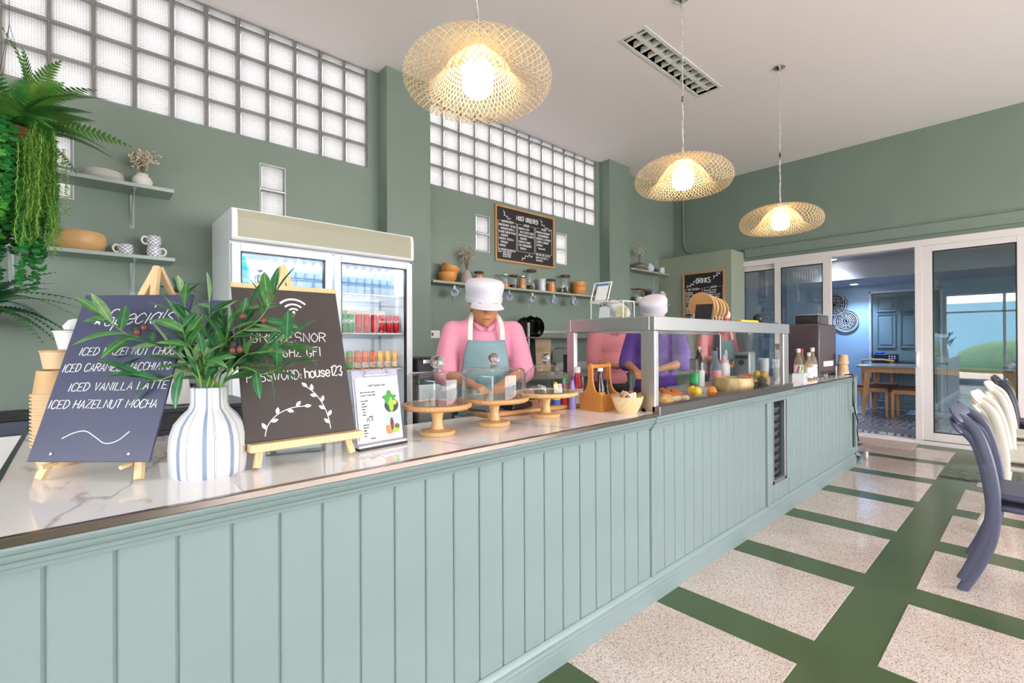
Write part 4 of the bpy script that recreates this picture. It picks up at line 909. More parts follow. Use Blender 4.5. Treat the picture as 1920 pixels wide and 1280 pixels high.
for k, (a, b, c, d) in enumerate(((-.03, .0, .5, .3), (.0, -.01, -.4, 1.2), (.028, .005, .3, 2.2), (.01, .025, -.3, .2), (-.012, -.03, .6, 1.7))):
    o = MB().box(-.026, .026, -.004, .004, -.028, .034).build('sugar_packet', (M_pack, M_lab, mat('packet_red', (170, 72, 58), .5, var=.3, vscale=50))[k % 3], bevel=.002, loc=(1.982+a, 1.352+b, CT+.068), rot=(c, .35*(-1)**k, d)); tag(o, ('brown', 'white', 'red-printed', 'brown upright', 'white tilted')[k]+' snack packet sticking out of the small wooden bowl', 'packet', 'packets in the wooden bowl')
# ---------------------------------------------------------------- two-door drinks fridge
M_frw = mat('fridge_white', (228, 230, 234), .35); M_fri = mat('fridge_interior', (226, 234, 242), .4)
t = thing('drinks_fridge', 'white two-door glass display fridge with beige header panel', 'fridge', (1.418, 3.55, 0))
X0, X1, DP = -.675, .675, .60
m = MB(); m.box(X0, X0+.04, .05, DP, .10, 2.15); m.box(X1-.04, X1, .05, DP, .10, 2.15); m.box(X0+.04, X1-.04, DP-.04, DP, .10, 2.15); m.box(X0+.04, X1-.04, .05, DP-.04, 1.90, 2.15); m.box(X0+.04, X1-.04, .05, DP-.04, .10, .25)
m.build('cabinet', M_frw, t, smooth=0, bevel=.008)
for x in (X0+.05, X1-.05):
    for y in (.10, DP-.05): MB().cyl((x, y, 0), (x, y, .10), .02, n=10).build('foot', M_black, t)
m = MB().prism([(.05, 1.935), (-.012, 1.935), (-.022, 1.95), (-.022, 2.09), (-.008, 2.145), (.05, 2.152)], X0, X1, lambda u, v, w: (w, u, v)); m.build('header', M_frw, t, smooth=0, bevel=.006)
MB().prism([(-.0235, 1.957), (-.0235, 2.085), (-.0105, 2.136), (-.008, 2.136), (-.02, 2.085), (-.02, 1.957)], X0+.035, X1-.03, lambda u, v, w: (w, u, v)).build('header_panel', mat('beige_panel', (172, 170, 150), .22), t, smooth=0)
MB().box(X0+.04, X1-.04, .52, .55, .25, 1.90).build('back_liner', M_fri, t, smooth=0)
def fdoor(x0, x1):
    d = MB(); fw = .052; z0, z1 = .12, 1.918
    d.box(x0, x0+fw, .0, .048, z0, z1); d.box(x1-fw, x1, 0, .048, z0, z1); d.box(x0+fw, x1-fw, 0, .048, z1-fw, z1); d.box(x0+fw, x1-fw, 0, .048, z0, z0+fw)
    o = d.build('door', M_frw, t, smooth=0, bevel=.004); a = .008
    g = MB(); g.box(x0+fw, x0+fw+a, .004, .04, z0+fw, z1-fw); g.box(x1-fw-a, x1-fw, .004, .04, z0+fw, z1-fw); g.box(x0+fw, x1-fw, .004, .04, z1-fw-a, z1-fw); g.box(x0+fw, x1-fw, .004, .04, z0+fw, z0+fw+a)
    g.build('gasket', M_black, o, smooth=0)
    MB().quad((x0+fw, .02, z0+fw), (x1-fw, .02, z0+fw), (x1-fw, .02, z1-fw), (x0+fw, .02, z1-fw)).build('door_glass', M_frglass, o, smooth=0)
fdoor(X0+.005, -.008); fdoor(.008, X1-.005)
SH = (1.645, 1.335, 1.045, .75, .45)
for z in SH:
    m = MB(); m.box(X0+.045, X1-.045, .055, .065, z-.012, z-.001); m.box(X0+.045, X1-.045, .48, .49, z-.012, z-.001)
    for k in range(24): x = X0+.05+k*(X1-X0-.1)/23; m.box(x-.002, x+.002, .06, .485, z-.006, z-.001)
    m.build('wire_shelf', M_white, t, smooth=0)
for x in (X0+.043, X1-.043, 0):
    MB().box(x-.006, x+.006, .50, .515, .3, 1.88).build('shelf_track', mat('track_grey', (150, 156, 164), .4), t, smooth=0)
MB().box(X0+.05, X1-.05, .07, .10, 1.878, 1.893).build('light_strip', mat('fridge_led', (225, 240, 255), .5, emit=9), t, smooth=0)
fl_ = bpy.data.lights.new('fridge_light', 'AREA'); fl_.shape = 'RECTANGLE'; fl_.size = 1.2; fl_.size_y = .04; fl_.energy = 7; fl_.color = (.85, .93, 1)
fo = bpy.data.objects.new('fridge_light', fl_); C.objects.link(fo); fo.parent = t; fo.location = (0, .13, 1.87); fo.rotation_euler = (.35, 0, 0)
# water bottles
M_pet = mat('clear_bottle', (205, 226, 244), .08, trans=.75, ior=1.2, alpha=.75); M_wlab = mat('water_label', (176, 204, 236), .4, var=.25, vscale=60); M_wcap = mat('water_cap', (228, 236, 244), .4)
wb_ = thing('water_bottle', 'clear water bottle with blue label on the top fridge shelf', 'bottle', (0, 0, 0), 0, 'water bottles in the fridge')
MB().lathe([(0, 0), (.029, 0), (.031, .006), (.028, .02), (.031, .034), (.028, .05), (.031, .07), (.031, .13), (.026, .16), (.013, .182), (.012, .196), (0, .196)], 14).build('body', M_pet, wb_)
MB().lathe([(.0313, .085), (.0318, .085), (.0318, .128), (.0313, .128)], 14).build('label_band', M_wlab, wb_)
MB().lathe([(0, .194), (.014, .194), (.014, .212), (0, .213)], 12).build('cap', M_wcap, wb_)
first = True; fx, fy = 1.418, 3.55
for row in range(2):
    for k in range(17):
        x = fx+X0+.14+row*.02+k*.0665
        if x > fx+X1-.075 or (x < 1.03): continue
        p = (x, fy+.12+row*.09, SH[0])
        if first: wb_.location = p; first = False
        else: dup(wb_, p)
bottle('mouthwash_bottle', 'turquoise bottle at the left end of the top fridge shelf', 'bottle', (fx+X0+.105, fy+.13, SH[0]), [(0, 0), (.032, 0), (.034, .01), (.034, .12), (.024, .16), (.013, .185), (0, .185)], mat('turquoise_drink', (52, 170, 196), .15), [(0, .185), (.016, .185), (.016, .21), (0, .21)], mat('turquoise_cap', (30, 140, 180), .4), (.0345, .03, .11, mat('turq_label', (140, 210, 230), .4)))
t2 = thing('cocktail_shaker', 'steel shaker with ball knob beside the turquoise bottle', 'shaker', (fx+X0+.205, fy+.13, SH[0]))
MB().lathe([(0, 0), (.036, 0), (.04, .07), (.034, .085), (.014, .092), (.010, .10), (0, .10)], 20).build('body', M_chrome, t2); MB().ball((0, 0, .125), .02, 14, 10).build('knob', M_chrome, t2); MB().cyl((0, 0, .09), (0, 0, .11), .007, n=10).build('knob_stem', M_chrome, t2)
M_alu = mat('can_aluminium', (200, 200, 204), .25, .9)
def can(name, label, loc, r, h, col, txt=None, tcol=None, group=None, band=None):
    t = thing(name, label, 'can', loc, 0, group)
    mm = mat('can_%d_%d_%d' % col, col, .3, .25)
    MB().lathe([(0, .004), (r*.78, 0), (r, .010), (r, h-.010), (r*.86, h-.002)], 18).build('body', mm, t)
    MB().lathe([(r*.86, h-.003), (r*.88, h), (r*.80, h), (r*.78, h-.004), (0, h-.004)], 18).build('lid', M_alu, t)
    if band: MB().lathe([(r+.0003, band[0]), (r+.0006, band[0]), (r+.0006, band[1]), (r+.0003, band[1])], 18).build('label_band', mat('can_band_%d_%d_%d' % band[2], band[2], .4), t)
    if txt:
        ls, w = text_lines(txt[0], txt[1], .25); k = txt[2]/w
        m = MB(); put_strokes(m, [[(a*k-txt[2]/2, b+txt[3]) for a, b in l] for l in ls], txt[4], lambda u, v: ((r+.0004)*math.sin(u/r), -(r+.0004)*math.cos(u/r), v), 4); tag(m.build('lettering', tcol, t), kind='stuff')
    return t
gs = ['green soda can at the left end of the middle fridge shelf', 'second green soda can from the left on the fridge shelf', 'third green soda can, next to the red cans']
for k in range(3): can('soda_can', gs[k], (1.49+k*.054, fy+.11, SH[1]), .0265, .146, (20, 150, 72), ('Sprite', .03, .066, .08, .0024), M_chalk, 'green soda cans')
rs_ = ['first red cola can beside the green ones', 'second red cola can in the row', 'third red cola can in the row', 'fourth red cola can in the row', 'fifth red cola can in the row', 'last red cola can by the fridge side wall']
for k in range(6): can('soda_can', rs_[k], (1.665+k*.0655, fy+.11, SH[1]), .0275, .146, (196, 24, 34), ('Coca-Cola', .022, .075, .085, .0018) if k > 2 else None, M_chalk, 'red cola cans')
cs = [((98, 178, 56), 'green'), ((98, 178, 56), 'green and yellow'), ((236, 108, 30), 'orange'), ((236, 108, 30), 'second orange'), ((240, 120, 40), 'third orange'), ((240, 176, 30), 'yellow'), ((240, 176, 30), 'second yellow'), ((236, 166, 24), 'last yellow')]
for k, (c, n) in enumerate(cs):
    can('juice_can', n+' slim juice can on the lower fridge shelf', (1.52+k*.0655, fy+.11, SH[2]), .026, .146, c, ('SINGHA'[k-2:k] or None, .028, .034, .022, .0022) if 2 <= k < 8 and 'SINGHA'[k-2:k] else None, mat('can_print_red', (190, 60, 30), .5), 'slim juice cans', (.012, .055, (240, 228, 214)) if k > 1 else (.06, .10, (220, 150, 50)))
o = MB().box(-.17, .17, -.05, .05, 0, .075).build('juice_carton_box', mat('carton_cream', (226, 216, 200), .6, var=.06, vscale=12), bevel=.003, loc=(1.80, fy+.30, SH[1]+.115)); tag(o, 'cream carton box with red lettering behind the soda cans', 'box')
text_mesh([('Sunset', -.12, .028, .028, .0018, .4, 'l', 0, .13)], lambda u, v: (u, -.0505, v), 'lettering', M_labr, o)
o = MB().box(-.14, .14, -.08, .08, 0, .113).build('shelf_crate', M_fri, bevel=.004, loc=(1.80, fy+.30, SH[1])); tag(o, 'pale crate under the cream carton in the fridge', 'crate')
o = MB().box(-.04, .04, -.04, .04, 0, .19).build('juice_carton', mat('carton_green', (160, 186, 150), .6, var=.3, vscale=20), bevel=.003, loc=(1.60, fy+.33, SH[1])); tag(o, 'pale green carton behind the green soda cans', 'carton')
# ---------------------------------------------------------------- framed menus
def menu_board(name, label, loc, rz, W, Hh, items, parts):
    t = thing(name, label, 'menu board', loc, rz); f = .022
    m = MB(); m.box(0, W, -.022, 0, 0, f); m.box(0, W, -.022, 0, Hh-f, Hh); m.box(0, f, -.022, 0, f, Hh-f); m.box(W-f, W, -.022, 0, f, Hh-f); m.build('frame', W_oak, t, smooth=0, bevel=.002)
    MB().box(f, W-f, -.010, -.001, f, Hh-f).build('board', M_menu, t, smooth=0)
    fn = lambda u, v: (u, -.0108, v)
    text_mesh(items, fn, 'lettering', M_chalk, t)
    m = MB(); parts(m, fn); tag(m.build('chalk_ornament', M_chalk, t, smooth=0), kind='stuff')
def boxl(m, fn, u0, u1, v0, v1, gap=None, r=.0028):
    g0, g1 = gap or ((u0+u1)/2, (u0+u1)/2)
    put_strokes(m, [[(g0, v1), (u0, v1), (u0, v0), (u1, v0), (u1, v1), (g1, v1)]], r, fn, 4)
W_, H_ = .995, .652
cols = [(.045, .335), (.355, .640), (.660, .950)]
L1 = [('-ROASTED BEEF, SALTED', 0), ('ONION&MOZZARELLA', .03), ('-CLASSIC CHICKEN FILLED', 0), ('SANDWICH', .03), ('-CHICKEN, PESTO &', 0), ('PARMESAN', .03), ('-CAPRESE', 0)]
L2 = [('-CHICKEN WITH', 0), ('BLUE CHEESE SAUCE', .03), ('-SUPER-GREEN QUINOA', 0), ('CRUNCHER', .03), ('-CHICKEN CAESAR', 0), ('-LOW CARB-BURNED', 0), ('PROTEIN', .03)]
L3 = [('-PUMPKIN W/COCONUT', 0), ('CHEESE&CROUTON', .03), ('-BROCCOLI & SPINACH', 0), ('-CARROT & GINGER', 0), ('-CHICKEN', 0), ('(seasonal)', .03)]
its = [('MOST ORDERED', .52, .52, .052, .0050, 0, 'c', 0, .36)]
for (u0, u1), hd, L_ in zip(cols, ('sandwiches', 'salads', 'soups'), (L1, L2, L3)):
    its.append((hd, (u0+u1)/2, .462, .034, .0026, .35, 'c'))
    for k, (s, ind) in enumerate(L_): its.append((s, u0+.012+ind, .418-k*.040, .023, .0024, 0, 'l', 0, min(.26-ind, len(s)*.0135)))
its += [('ALL PRESSED AND GRILLED', .045, .130, .018, .0018, 0, 'l', 0, .27), ('WITH: -WHOLEWHEAT', .045, .105, .018, .0018, 0, 'l', 0, .21), ('-BROWN BREAD', .115, .08, .018, .0018, 0, 'l', 0, .13), ('-GLUTEN FREE', .115, .055, .018, .0018, 0, 'l', 0, .13), ('WHY NOT TRY A CUP OF', .665, .135, .022, .0022, 0, 'l', 0, .26), ('SOUP WITH HALF A', .665, .10, .022, .0022, 0, 'l', 0, .22), ('SANDWICH?', .665, .065, .022, .0022, 0, 'l', 0, .13)]
def orn(m, fn):
    for u0, u1 in cols: c = (u0+u1)/2; boxl(m, fn, u0, u1, .15 if u0 < .6 else .165, .475, (c-.075, c+.075))
    sprig(m, [(.13, .61), (.14, .57), (.18, .53), (.22, .52)], .03, fn, .002, 5, .4); sprig(m, [(.74, .60), (.78, .54), (.85, .50), (.93, .49)], .03, fn, .002, 7, .4); sprig(m, [(.42, .04), (.46, .08), (.53, .115), (.58, .115)], .03, fn, .002, 7, .4)
menu_board('menu_board', 'framed blackboard menu headed MOST ORDERED over the long shelf', (3.560, WY-.001, 2.199), 0, W_, H_, its, orn)
its = [('DRINKS', .33, .80, .075, .0062, 0, 'c', 0, .22), ('hot drinks', .17, .700, .036, .0026, .35, 'c'), ('juices', .49, .715, .036, .0026, .35, 'c'), ('tea', .17, .465, .036, .0026, .35, 'c'), ('shakes', .17, .265, .036, .0026, .35, 'c')]
for k, s in enumerate(('ESPRESSO', 'AMERICANO', 'LATTE', 'CAPPUCCINO', 'MOCHA', 'HOT CHOCOLATE')): its.append((s, .05, .655-k*.030, .019, .0020, 0, 'l', 0, len(s)*.0135))
for k, s in enumerate(('ENGLISH BREAKFAST', 'GREEN TEA', 'EARL GREY', 'PEPPERMINT')): its.append((s, .05, .425-k*.030, .019, .0020, 0, 'l', 0, len(s)*.0125))
for k, s in enumerate(('ORANGE JUICE', 'WATERMELON', 'PINEAPPLE & MINT', 'CARROT & APPLE', 'MANGO', 'LIME SODA', 'COLD PRESSED', 'GREEN DETOX', 'COCONUT WATER', 'LEMONADE', 'ICED TEA', 'SPARKLING', 'STILL WATER', 'KOMBUCHA', 'RED BOOST')): its.append((s, .36+.02*(k % 2), .670-k*.034, .020, .0020, 0, 'l', 0, min(.25, len(s)*.0145)))
def orn2(m, fn):
    boxl(m, fn, .038, .312, .475, .715, (.08, .26)); boxl(m, fn, .038, .312, .30, .478, (.10, .24)); boxl(m, fn, .038, .312, .05, .278, (.09, .25)); boxl(m, fn, .345, .622, .05, .728, (.42, .56))
    sprig(m, [(.05, .74), (.10, .77), (.15, .79), (.20, .83)], .04, fn, .002, 6, .4); sprig(m, [(.48, .84), (.52, .89), (.56, .92), (.60, .95)], .04, fn, .002, 6, .4)
menu_board('menu_board', 'framed blackboard menu headed DRINKS on the partition', (7.100, 3.787, 1.35), -PI/2, .655, .97, its, orn2)
# ---------------------------------------------------------------- shelves and crockery
def lattice(name, base, line, n=10, kz=40, w=.13):
    m, N, L, out = mat_nodes(name)
    tc = N('ShaderNodeTexCoord'); g = N('ShaderNodeTexGradient', gradient_type='RADIAL'); sx = N('ShaderNodeSeparateXYZ')
    L(tc.outputs['Object'], g.inputs[0]); L(tc.outputs['Object'], sx.inputs[0])
    a = N('ShaderNodeMath', operation='MULTIPLY'); a.inputs[1].default_value = n; L(g.outputs['Fac'], a.inputs[0])
    z = N('ShaderNodeMath', operation='MULTIPLY'); z.inputs[1].default_value = kz; L(sx.outputs['Z'], z.inputs[0])
    res = []
    for op in ('ADD', 'SUBTRACT'):
        q = N('ShaderNodeMath', operation=op); L(a.outputs[0], q.inputs[0]); L(z.outputs[0], q.inputs[1])
        f = N('ShaderNodeMath', operation='FRACT'); L(q.outputs[0], f.inputs[0]); l = N('ShaderNodeMath', operation='LESS_THAN'); l.inputs[1].default_value = w; L(f.outputs[0], l.inputs[0]); res.append(l)
    mxm = N('ShaderNodeMath', operation='MAXIMUM'); L(res[0].outputs[0], mxm.inputs[0]); L(res[1].outputs[0], mxm.inputs[1])
    mx = N('ShaderNodeMix', data_type='RGBA'); mx.inputs[6].default_value = lin(base)+(1,); mx.inputs[7].default_value = lin(line)+(1,); L(mxm.outputs[0], mx.inputs[0])
    b = N('ShaderNodeBsdfPrincipled'); b.inputs['Roughness'].default_value = .25; L(mx.outputs[2], b.inputs[0]); L(b.outputs[0], out.inputs[0]); return m
M_lat = lattice('blue_lattice_glaze', (232, 234, 238), (66, 76, 140), 9, 42, .16); M_latd = lattice('dark_lattice_glaze', (230, 232, 234), (84, 96, 128), 10, 34, .2)
M_cream2 = mat('matte_ceramic', (206, 198, 190), .7); M_plate = mat('white_ceramic', (234, 232, 228), .3); M_shelf = mat('shelf_paint', (168, 182, 176), .5); M_shelf2 = mat('olive_shelf_paint', (158, 164, 146), .5)
def shelf(name, label, x0, x1, y0, z, m_, brackets, scroll):
    t = thing(name, label, 'shelf', (0, 0, 0), 0, None)
    MB().box(x0, x1, y0, WY-.0005, z-.024, z).build('board', m_, t, smooth=0, bevel=.002)
    for x in brackets:
        if scroll:
            m = MB().tube([(x, WY-.004, z-.03), (x, WY-.004, z-.20)], .004, 6); m.tube([(x, WY-.01, z-.028), (x, y0+.02, z-.028)], .004, 6)
            m.tube([(x, WY-.02-.14*(1-math.cos(a))*.45-.02, z-.05-.045+.045*math.cos(a*1.0)) for a in [k*.3 for k in range(8)]], .004, 6)
            c = (WY-.11, z-.075); m.tube([(x, c[0]+(.04-.004*k)*math.cos(k*.5+1.2), c[1]+(.04-.004*k)*math.sin(k*.5+1.2)) for k in range(10)], .004, 6); m.tube([(x, WY-.006, z-.19), (x, WY-.05, z-.13), (x, WY-.09, z-.11)], .004, 6)
            m.build('scroll_bracket', mat('bracket_cream', (196, 190, 176), .5), t)
        else:
            m = MB(); m.box(x-.013, x+.013, WY-.005, WY-.0005, z-.26, z-.024); m.box(x-.011, x+.011, y0+.03, WY-.005, z-.029, z-.0245); m.tube([(x, WY-.004, z-.24), (x, WY-.03, z-.16), (x, WY-.10, z-.06), (x, y0+.05, z-.03)], .006, 6); m.build('bracket', M_shelf, t)
    return t
shelf('wall_shelf', 'upper sage shelf beside the hanging plant, with plates', -.75, .492, 3.99, 2.312, M_shelf, (.28, -.55), False)
shelf('wall_shelf', 'lower sage shelf beside the hanging plant, with mugs', -.75, .497, 3.99, 1.842, M_shelf, (.28, -.30), False)
shelf('wall_shelf', 'long olive shelf of jars under the MOST ORDERED menu', 2.60, 5.528, 4.02, 1.876, M_shelf2, (2.98, 4.09, 5.2), True)
shelf('wall_shelf', 'upper corner shelf with blue teapot near the partition', 6.02, 7.10, 4.02, 2.345, M_shelf2, (6.12, 6.95), True)
shelf('wall_shelf', 'lower corner shelf with plates near the partition', 6.02, 7.10, 4.02, 1.852, M_shelf2, (6.12, 6.95), True)
def mug(label, loc, rz, r=.042, h=.072, m_=M_lat, group=None, name='mug', rot=None):
    t = thing(name, label, 'mug', loc, rot or rz, group)
    MB().lathe([(0, .0), (r*.78, 0), (r*.95, .012), (r*1.04, h*.45), (r*.98, h*.85), (r*.90, h), (r*.82, h), (r*.92, h*.8), (r*.96, h*.4), (r*.8, .012), (0, .008)], 26).build('cup_body', m_, t)
    MB().tube(spline([(r*.96, 0, h*.82), (r*1.4, 0, h*.86), (r*1.7, 0, h*.55), (r*1.45, 0, h*.24), (r*.98, 0, h*.2)], 14), .0062, 8).build('handle', M_plate if m_ is M_lat else m_, t)
    return t
mug('blue patterned mug standing alone beside the wooden bowl', (.235, 4.08, 1.842), PI+.4)
mug('lower blue patterned mug of the stacked pair', (.388, 4.07, 1.842), -.5); mug('upper blue patterned mug of the stacked pair', (.386, 4.07, 1.9155), PI+.3)
t = MB().lathe([(0, 0), (.09, 0), (.115, .02), (.128, .055), (.124, .10), (.112, .118), (.105, .114), (.112, .06), (.09, .02), (0, .015)], 40).build('wooden_bowl', W_bowl, loc=(.015, 4.085, 1.842)); tag(t, 'wide turned wooden bowl on the lower sage shelf', 'bowl')
for k in range(4):
    o = MB().lathe([(0, 0), (.06, 0), (.092, .010), (.106, .020), (.104, .022), (.088, .013), (0, .004)], 36).build('dinner_plate', M_plate, loc=(.125, 4.09, 2.312+.0115*k)); tag(o, ('bottom', 'second lowest', 'third', 'top')[k]+' white plate of the stack on the upper shelf', 'plate', 'stacked white plates')
def vase2(label, loc, prof, m_): o = MB().lathe(prof, 30).build('vase', m_, loc=loc); return tag(o, label, 'vase')
def ribbed(): return mat('ribbed_cream_ceramic', (222, 218, 212), .75, bump=.3, bscale=30)
vase2('small squat ribbed cream vase on the upper sage shelf', (.325, 4.08, 2.312), [(0, 0), (.042, 0), (.055, .02), (.058, .045), (.046, .068), (.032, .078), (.034, .09), (.029, .09), (.028, .078), (.045, .05), (0, .01)], ribbed())
vase2('grey ribbed bud vase on the long jar shelf', (3.078, 4.11, 1.876), [(0, 0), (.05, 0), (.066, .02), (.064, .06), (.045, .11), (.024, .145), (.02, .145), (.04, .1), (.05, .03), (0, .01)], mat('grey_ceramic', (176, 162, 154), .75))
vase2('dark round vase on the upper corner shelf', (6.35, 4.10, 2.345), [(0, 0), (.08, 0), (.12, .03), (.11, .07), (.06, .10), (.03, .115), (.025, .115), (.05, .09), (0, .02)], mat('taupe_ceramic', (122, 116, 106), .7))
def dried(label, loc, h, spread, n, cols_, seed, lean=0):
    r = random.Random(seed); t = thing('dried_flowers', label, 'dried flowers', loc)
    st = MB(); bl = MB()
    for k in range(n):
        a = r.uniform(0, 2*PI); s = r.uniform(.2, 1)*spread; hh = h*r.uniform(.65, 1.0); tip = Vector((s*math.cos(a)+lean*hh, s*math.sin(a)*.5, hh))
        st.tube(spline([(0, 0, 0), (tip.x*.2, tip.y*.2, hh*.4), (tip.x*.6, tip.y*.6, hh*.75), tuple(tip)], 6), .0011, 4)
        for j in range(9):
            f = r.uniform(.55, 1.0); p = tip*f+Vector((r.uniform(-.03, .03), r.uniform(-.02, .02), r.uniform(-.02, .03)))*1.0
            bl.ball(tuple(p), r.uniform(.004, .0075), 5, 3)
            if j % 3 == 0: st.tube([tuple(tip*f*.95), tuple(p)], .0008, 3)
    tag(st.build('stems', cols_[1], t), kind='stuff'); tag(bl.build('blossoms', cols_[0], t, smooth=0), kind='stuff')
M_dry = mat('dried_blossom', (198, 180, 160), .9, var=.3, vscale=60); M_dst = mat('dried_stem', (120, 104, 82), .9); M_dry2 = mat('dried_cream', (222, 208, 186), .9, var=.2, vscale=60)
dried('dried gypsophila in the small cream vase', (.325, 4.08, 2.385), .17, .09, 22, (M_dry2, M_dst), 3, .12); dried('tall dried sprigs in the grey bud vase', (3.078, 4.11, 2.0), .30, .16, 24, (M_dry, M_dst), 4, 0); dried('dried twigs in the dark round vase', (6.35, 4.10, 2.44), .30, .13, 14, (M_dry2, M_dst), 5, 0)
def jar(label, x, r, h, mc, fill, lid, z=1.876, y=4.11, name='storage_jar', group='glass jars on the long shelf'):
    t = thing(name, label, 'jar', (x, y, z), 0, group)
    MB().lathe([(0, .001), (r*.96, .001), (r, .008), (r, h*.90), (r*.92, h*.94), (r*.84, h*.96)], 24).build('glass_wall', M_glass, t)
    if fill: MB().lathe([(0, .005), (r*.93, .005), (r*.93, h*fill), (0, h*fill+.004)], 20).build('contents', mc, t)
    MB().lathe([(0, h*.95), (r*.9, h*.95), (r*.95, h*.97), (r*.95, h*1.05), (r*.88, h*1.07), (0, h*1.07)], 24).build('lid', lid, t)
M_nut = mat('orange_grain', (206, 120, 52), .7, var=.4, vscale=90); M_bean = mat('coffee_beans', (62, 40, 34), .6, var=.5, vscale=90); M_pasta = mat('tan_grain', (204, 150, 92), .7, var=.3, vscale=90)
jar('short glass jar of orange lentils next to the grey bud vase', 3.243, .055, .14, M_nut, .75, W_cap)
jar('glass jar with steel lid, a little grain inside', 3.618, .052, .145, M_nut, .3, M_alu); jar('glass jar with dark lid, dark beans at the bottom', 3.76, .053, .15, M_bean, .3, W_cap); jar('steel-lidded glass jar filled with tan grain', 3.896, .047, .15, M_pasta, .85, M_alu)
jar('tallest glass jar, walnut lid and coffee beans', 4.05, .064, .235, M_bean, .25, W_cap); jar('glass jar full of orange nuts next to the patterned cup', 4.393, .060, .155, M_nut, .7, W_cap); jar('tiny low glass jar in front of the tall beans jar', 4.54, .042, .07, M_bean, .4, M_white, y=4.07); jar('tall walnut-lidded jar of beans next to the wooden bowls', 4.662, .066, .225, M_bean, .35, W_cap)
o = MB().lathe([(0, 0), (.048, 0), (.05, .01), (.05, .15), (.046, .152), (.044, .02), (0, .015)], 26).build('patterned_cup', M_latd, loc=(4.222, 4.11, 1.876)); tag(o, 'tall blue lattice cup between the jars on the long shelf', 'cup')
mug('small blue patterned mug on the shelf behind the worker cap', (3.36, 4.11, 1.876), .3, .032, .065); mug('blue patterned cup on the shelf beside the worker cap', (3.476, 4.11, 1.876), .9, .036, .075)
def nest(label, x, k, tilt=0): o = MB().lathe([(0, 0), (.055, 0), (.085, .03), (.098, .075), (.095, .10), (.089, .098), (.09, .07), (.07, .025), (0, .012)], 32).build('wooden_bowl', wood_mat('bowl_%d' % int(x*100), (224, 150, 76), .74, 8), loc=(x, 4.11, 1.876+k), rot=(tilt, .25 if tilt else 0, 0)); tag(o, label, 'bowl', 'wooden salad bowls')
nest('lower orange wooden bowl at the left end of the jar shelf', 2.83, 0); nest('upper tilted orange wooden bowl at the left end of the jar shelf', 2.84, .078, .18)
nest('lower wooden bowl behind the payment stand', 4.93, 0); nest('upper wooden bowl behind the payment stand', 4.935, .072)
def teapot(label, loc, s=1.0, rz=0, m_=M_lat):
    t = thing('teapot', label, 'teapot', loc, rz); t.scale = (s,)*3
    MB().lathe([(0, 0), (.045, 0), (.07, .025), (.078, .06), (.065, .095), (.04, .108), (0, .11)], 30).build('pot_body', m_, t)
    MB().lathe([(0, .108), (.04, .108), (.03, .122), (.012, .13), (.012, .14), (0, .142)], 20).build('lid', M_plate, t); MB().ball((0, 0, .143), .01, 10, 8).build('lid_knob', mat('cobalt', (50, 60, 150), .3), t)
    MB().tube(spline([(.07, 0, .04), (.105, 0, .055), (.115, 0, .085), (.13, 0, .10)], 10), [.014-.0007*k for k in range(11)], 8).build('spout', mat('cobalt', (50, 60, 150), .3), t)
    MB().tube(spline([(-.06, 0, .09), (-.105, 0, .095), (-.115, 0, .055), (-.072, 0, .035)], 12), .007, 8).build('handle', MATS['cobalt'], t)
teapot('blue lattice teapot on the upper corner shelf', (6.63, 4.10, 2.345), 1.0, .2); mug('small blue mug beside the teapot on the corner shelf', (6.98, 4.10, 2.345), .3, .05, .10)
teapot('white lattice sugar pot at the right end of the long shelf', (5.40, 4.11, 1.876), .85, .6, M_latd)
t = thing('glass_jug', 'glass jug with amber handle on the lower corner shelf', 'jug', (6.33, 4.10, 1.852))
MB().lathe([(0, .002), (.07, .002), (.078, .02), (.072, .13), (.05, .19), (.055, .20)], 26).build('glass_wall', M_glass, t); MB().lathe([(0, .004), (.068, .004), (.07, .08), (0, .1)], 22).build('contents', mat('shell_white', (222, 214, 200), .8, bump=.8, bscale=60), t); MB().lathe([(0, .20), (.06, .20), (.055, .215), (.02, .225), (0, .225)], 22).build('lid', mat('amber_lid', (150, 76, 40), .3), t)
MB().tube(spline([(.06, 0, .17), (.12, 0, .17), (.13, 0, .10), (.08, 0, .04)], 12), .009, 8).build('handle', mat('amber_handle', (214, 120, 48), .25), t)
for k in range(4):
    o = MB().lathe([(0, 0), (.07, 0), (.115, .014), (.118, .017), (.07, .006), (0, .005)], 34).build('patterned_plate', lattice('ring_glaze%d' % k, (214, 216, 226), (92, 98, 130), 2, 260, .4) if k == 0 else MATS['ring_glaze0'], loc=(6.64+.035*k, 4.12, 1.968), rot=(PI/2-.2, 0, .35)); tag(o, ('front', 'second', 'third', 'rear')[k]+' blue ringed plate standing in the corner shelf rack', 'plate', 'ringed plates in a rack')
t = MB()
for k in range(6): t.tube([(6.58+k*.04, 4.05, 1.853), (6.58+k*.04, 4.05, 1.90)], .005, 6); t.tube([(6.58+k*.04, 4.16, 1.853), (6.58+k*.04, 4.16, 1.90)], .005, 6)
t.box(6.56, 6.80, 4.045, 4.055, 1.852, 1.86).box(6.56, 6.80, 4.155, 4.165, 1.852, 1.86); o = t.build('plate_rack', W_oak); tag(o, 'small wooden plate rack on the lower corner shelf', 'rack')
mug('low blue lattice bowl by the white canister', (6.93, 4.08, 1.852), 0, .075, .07, M_latd)
t = thing('canister', 'pale square canister with two round lids on the corner shelf', 'canister', (7.035, 4.12, 1.852)); MB().box(-.05, .05, -.04, .04, 0, .19).build('body', M_cream2, t, bevel=.008); 
for x in (-.025, .025): MB().cyl((x, 0, .19), (x, 0, .215), .018, n=14).build('lid', M_plate, t)
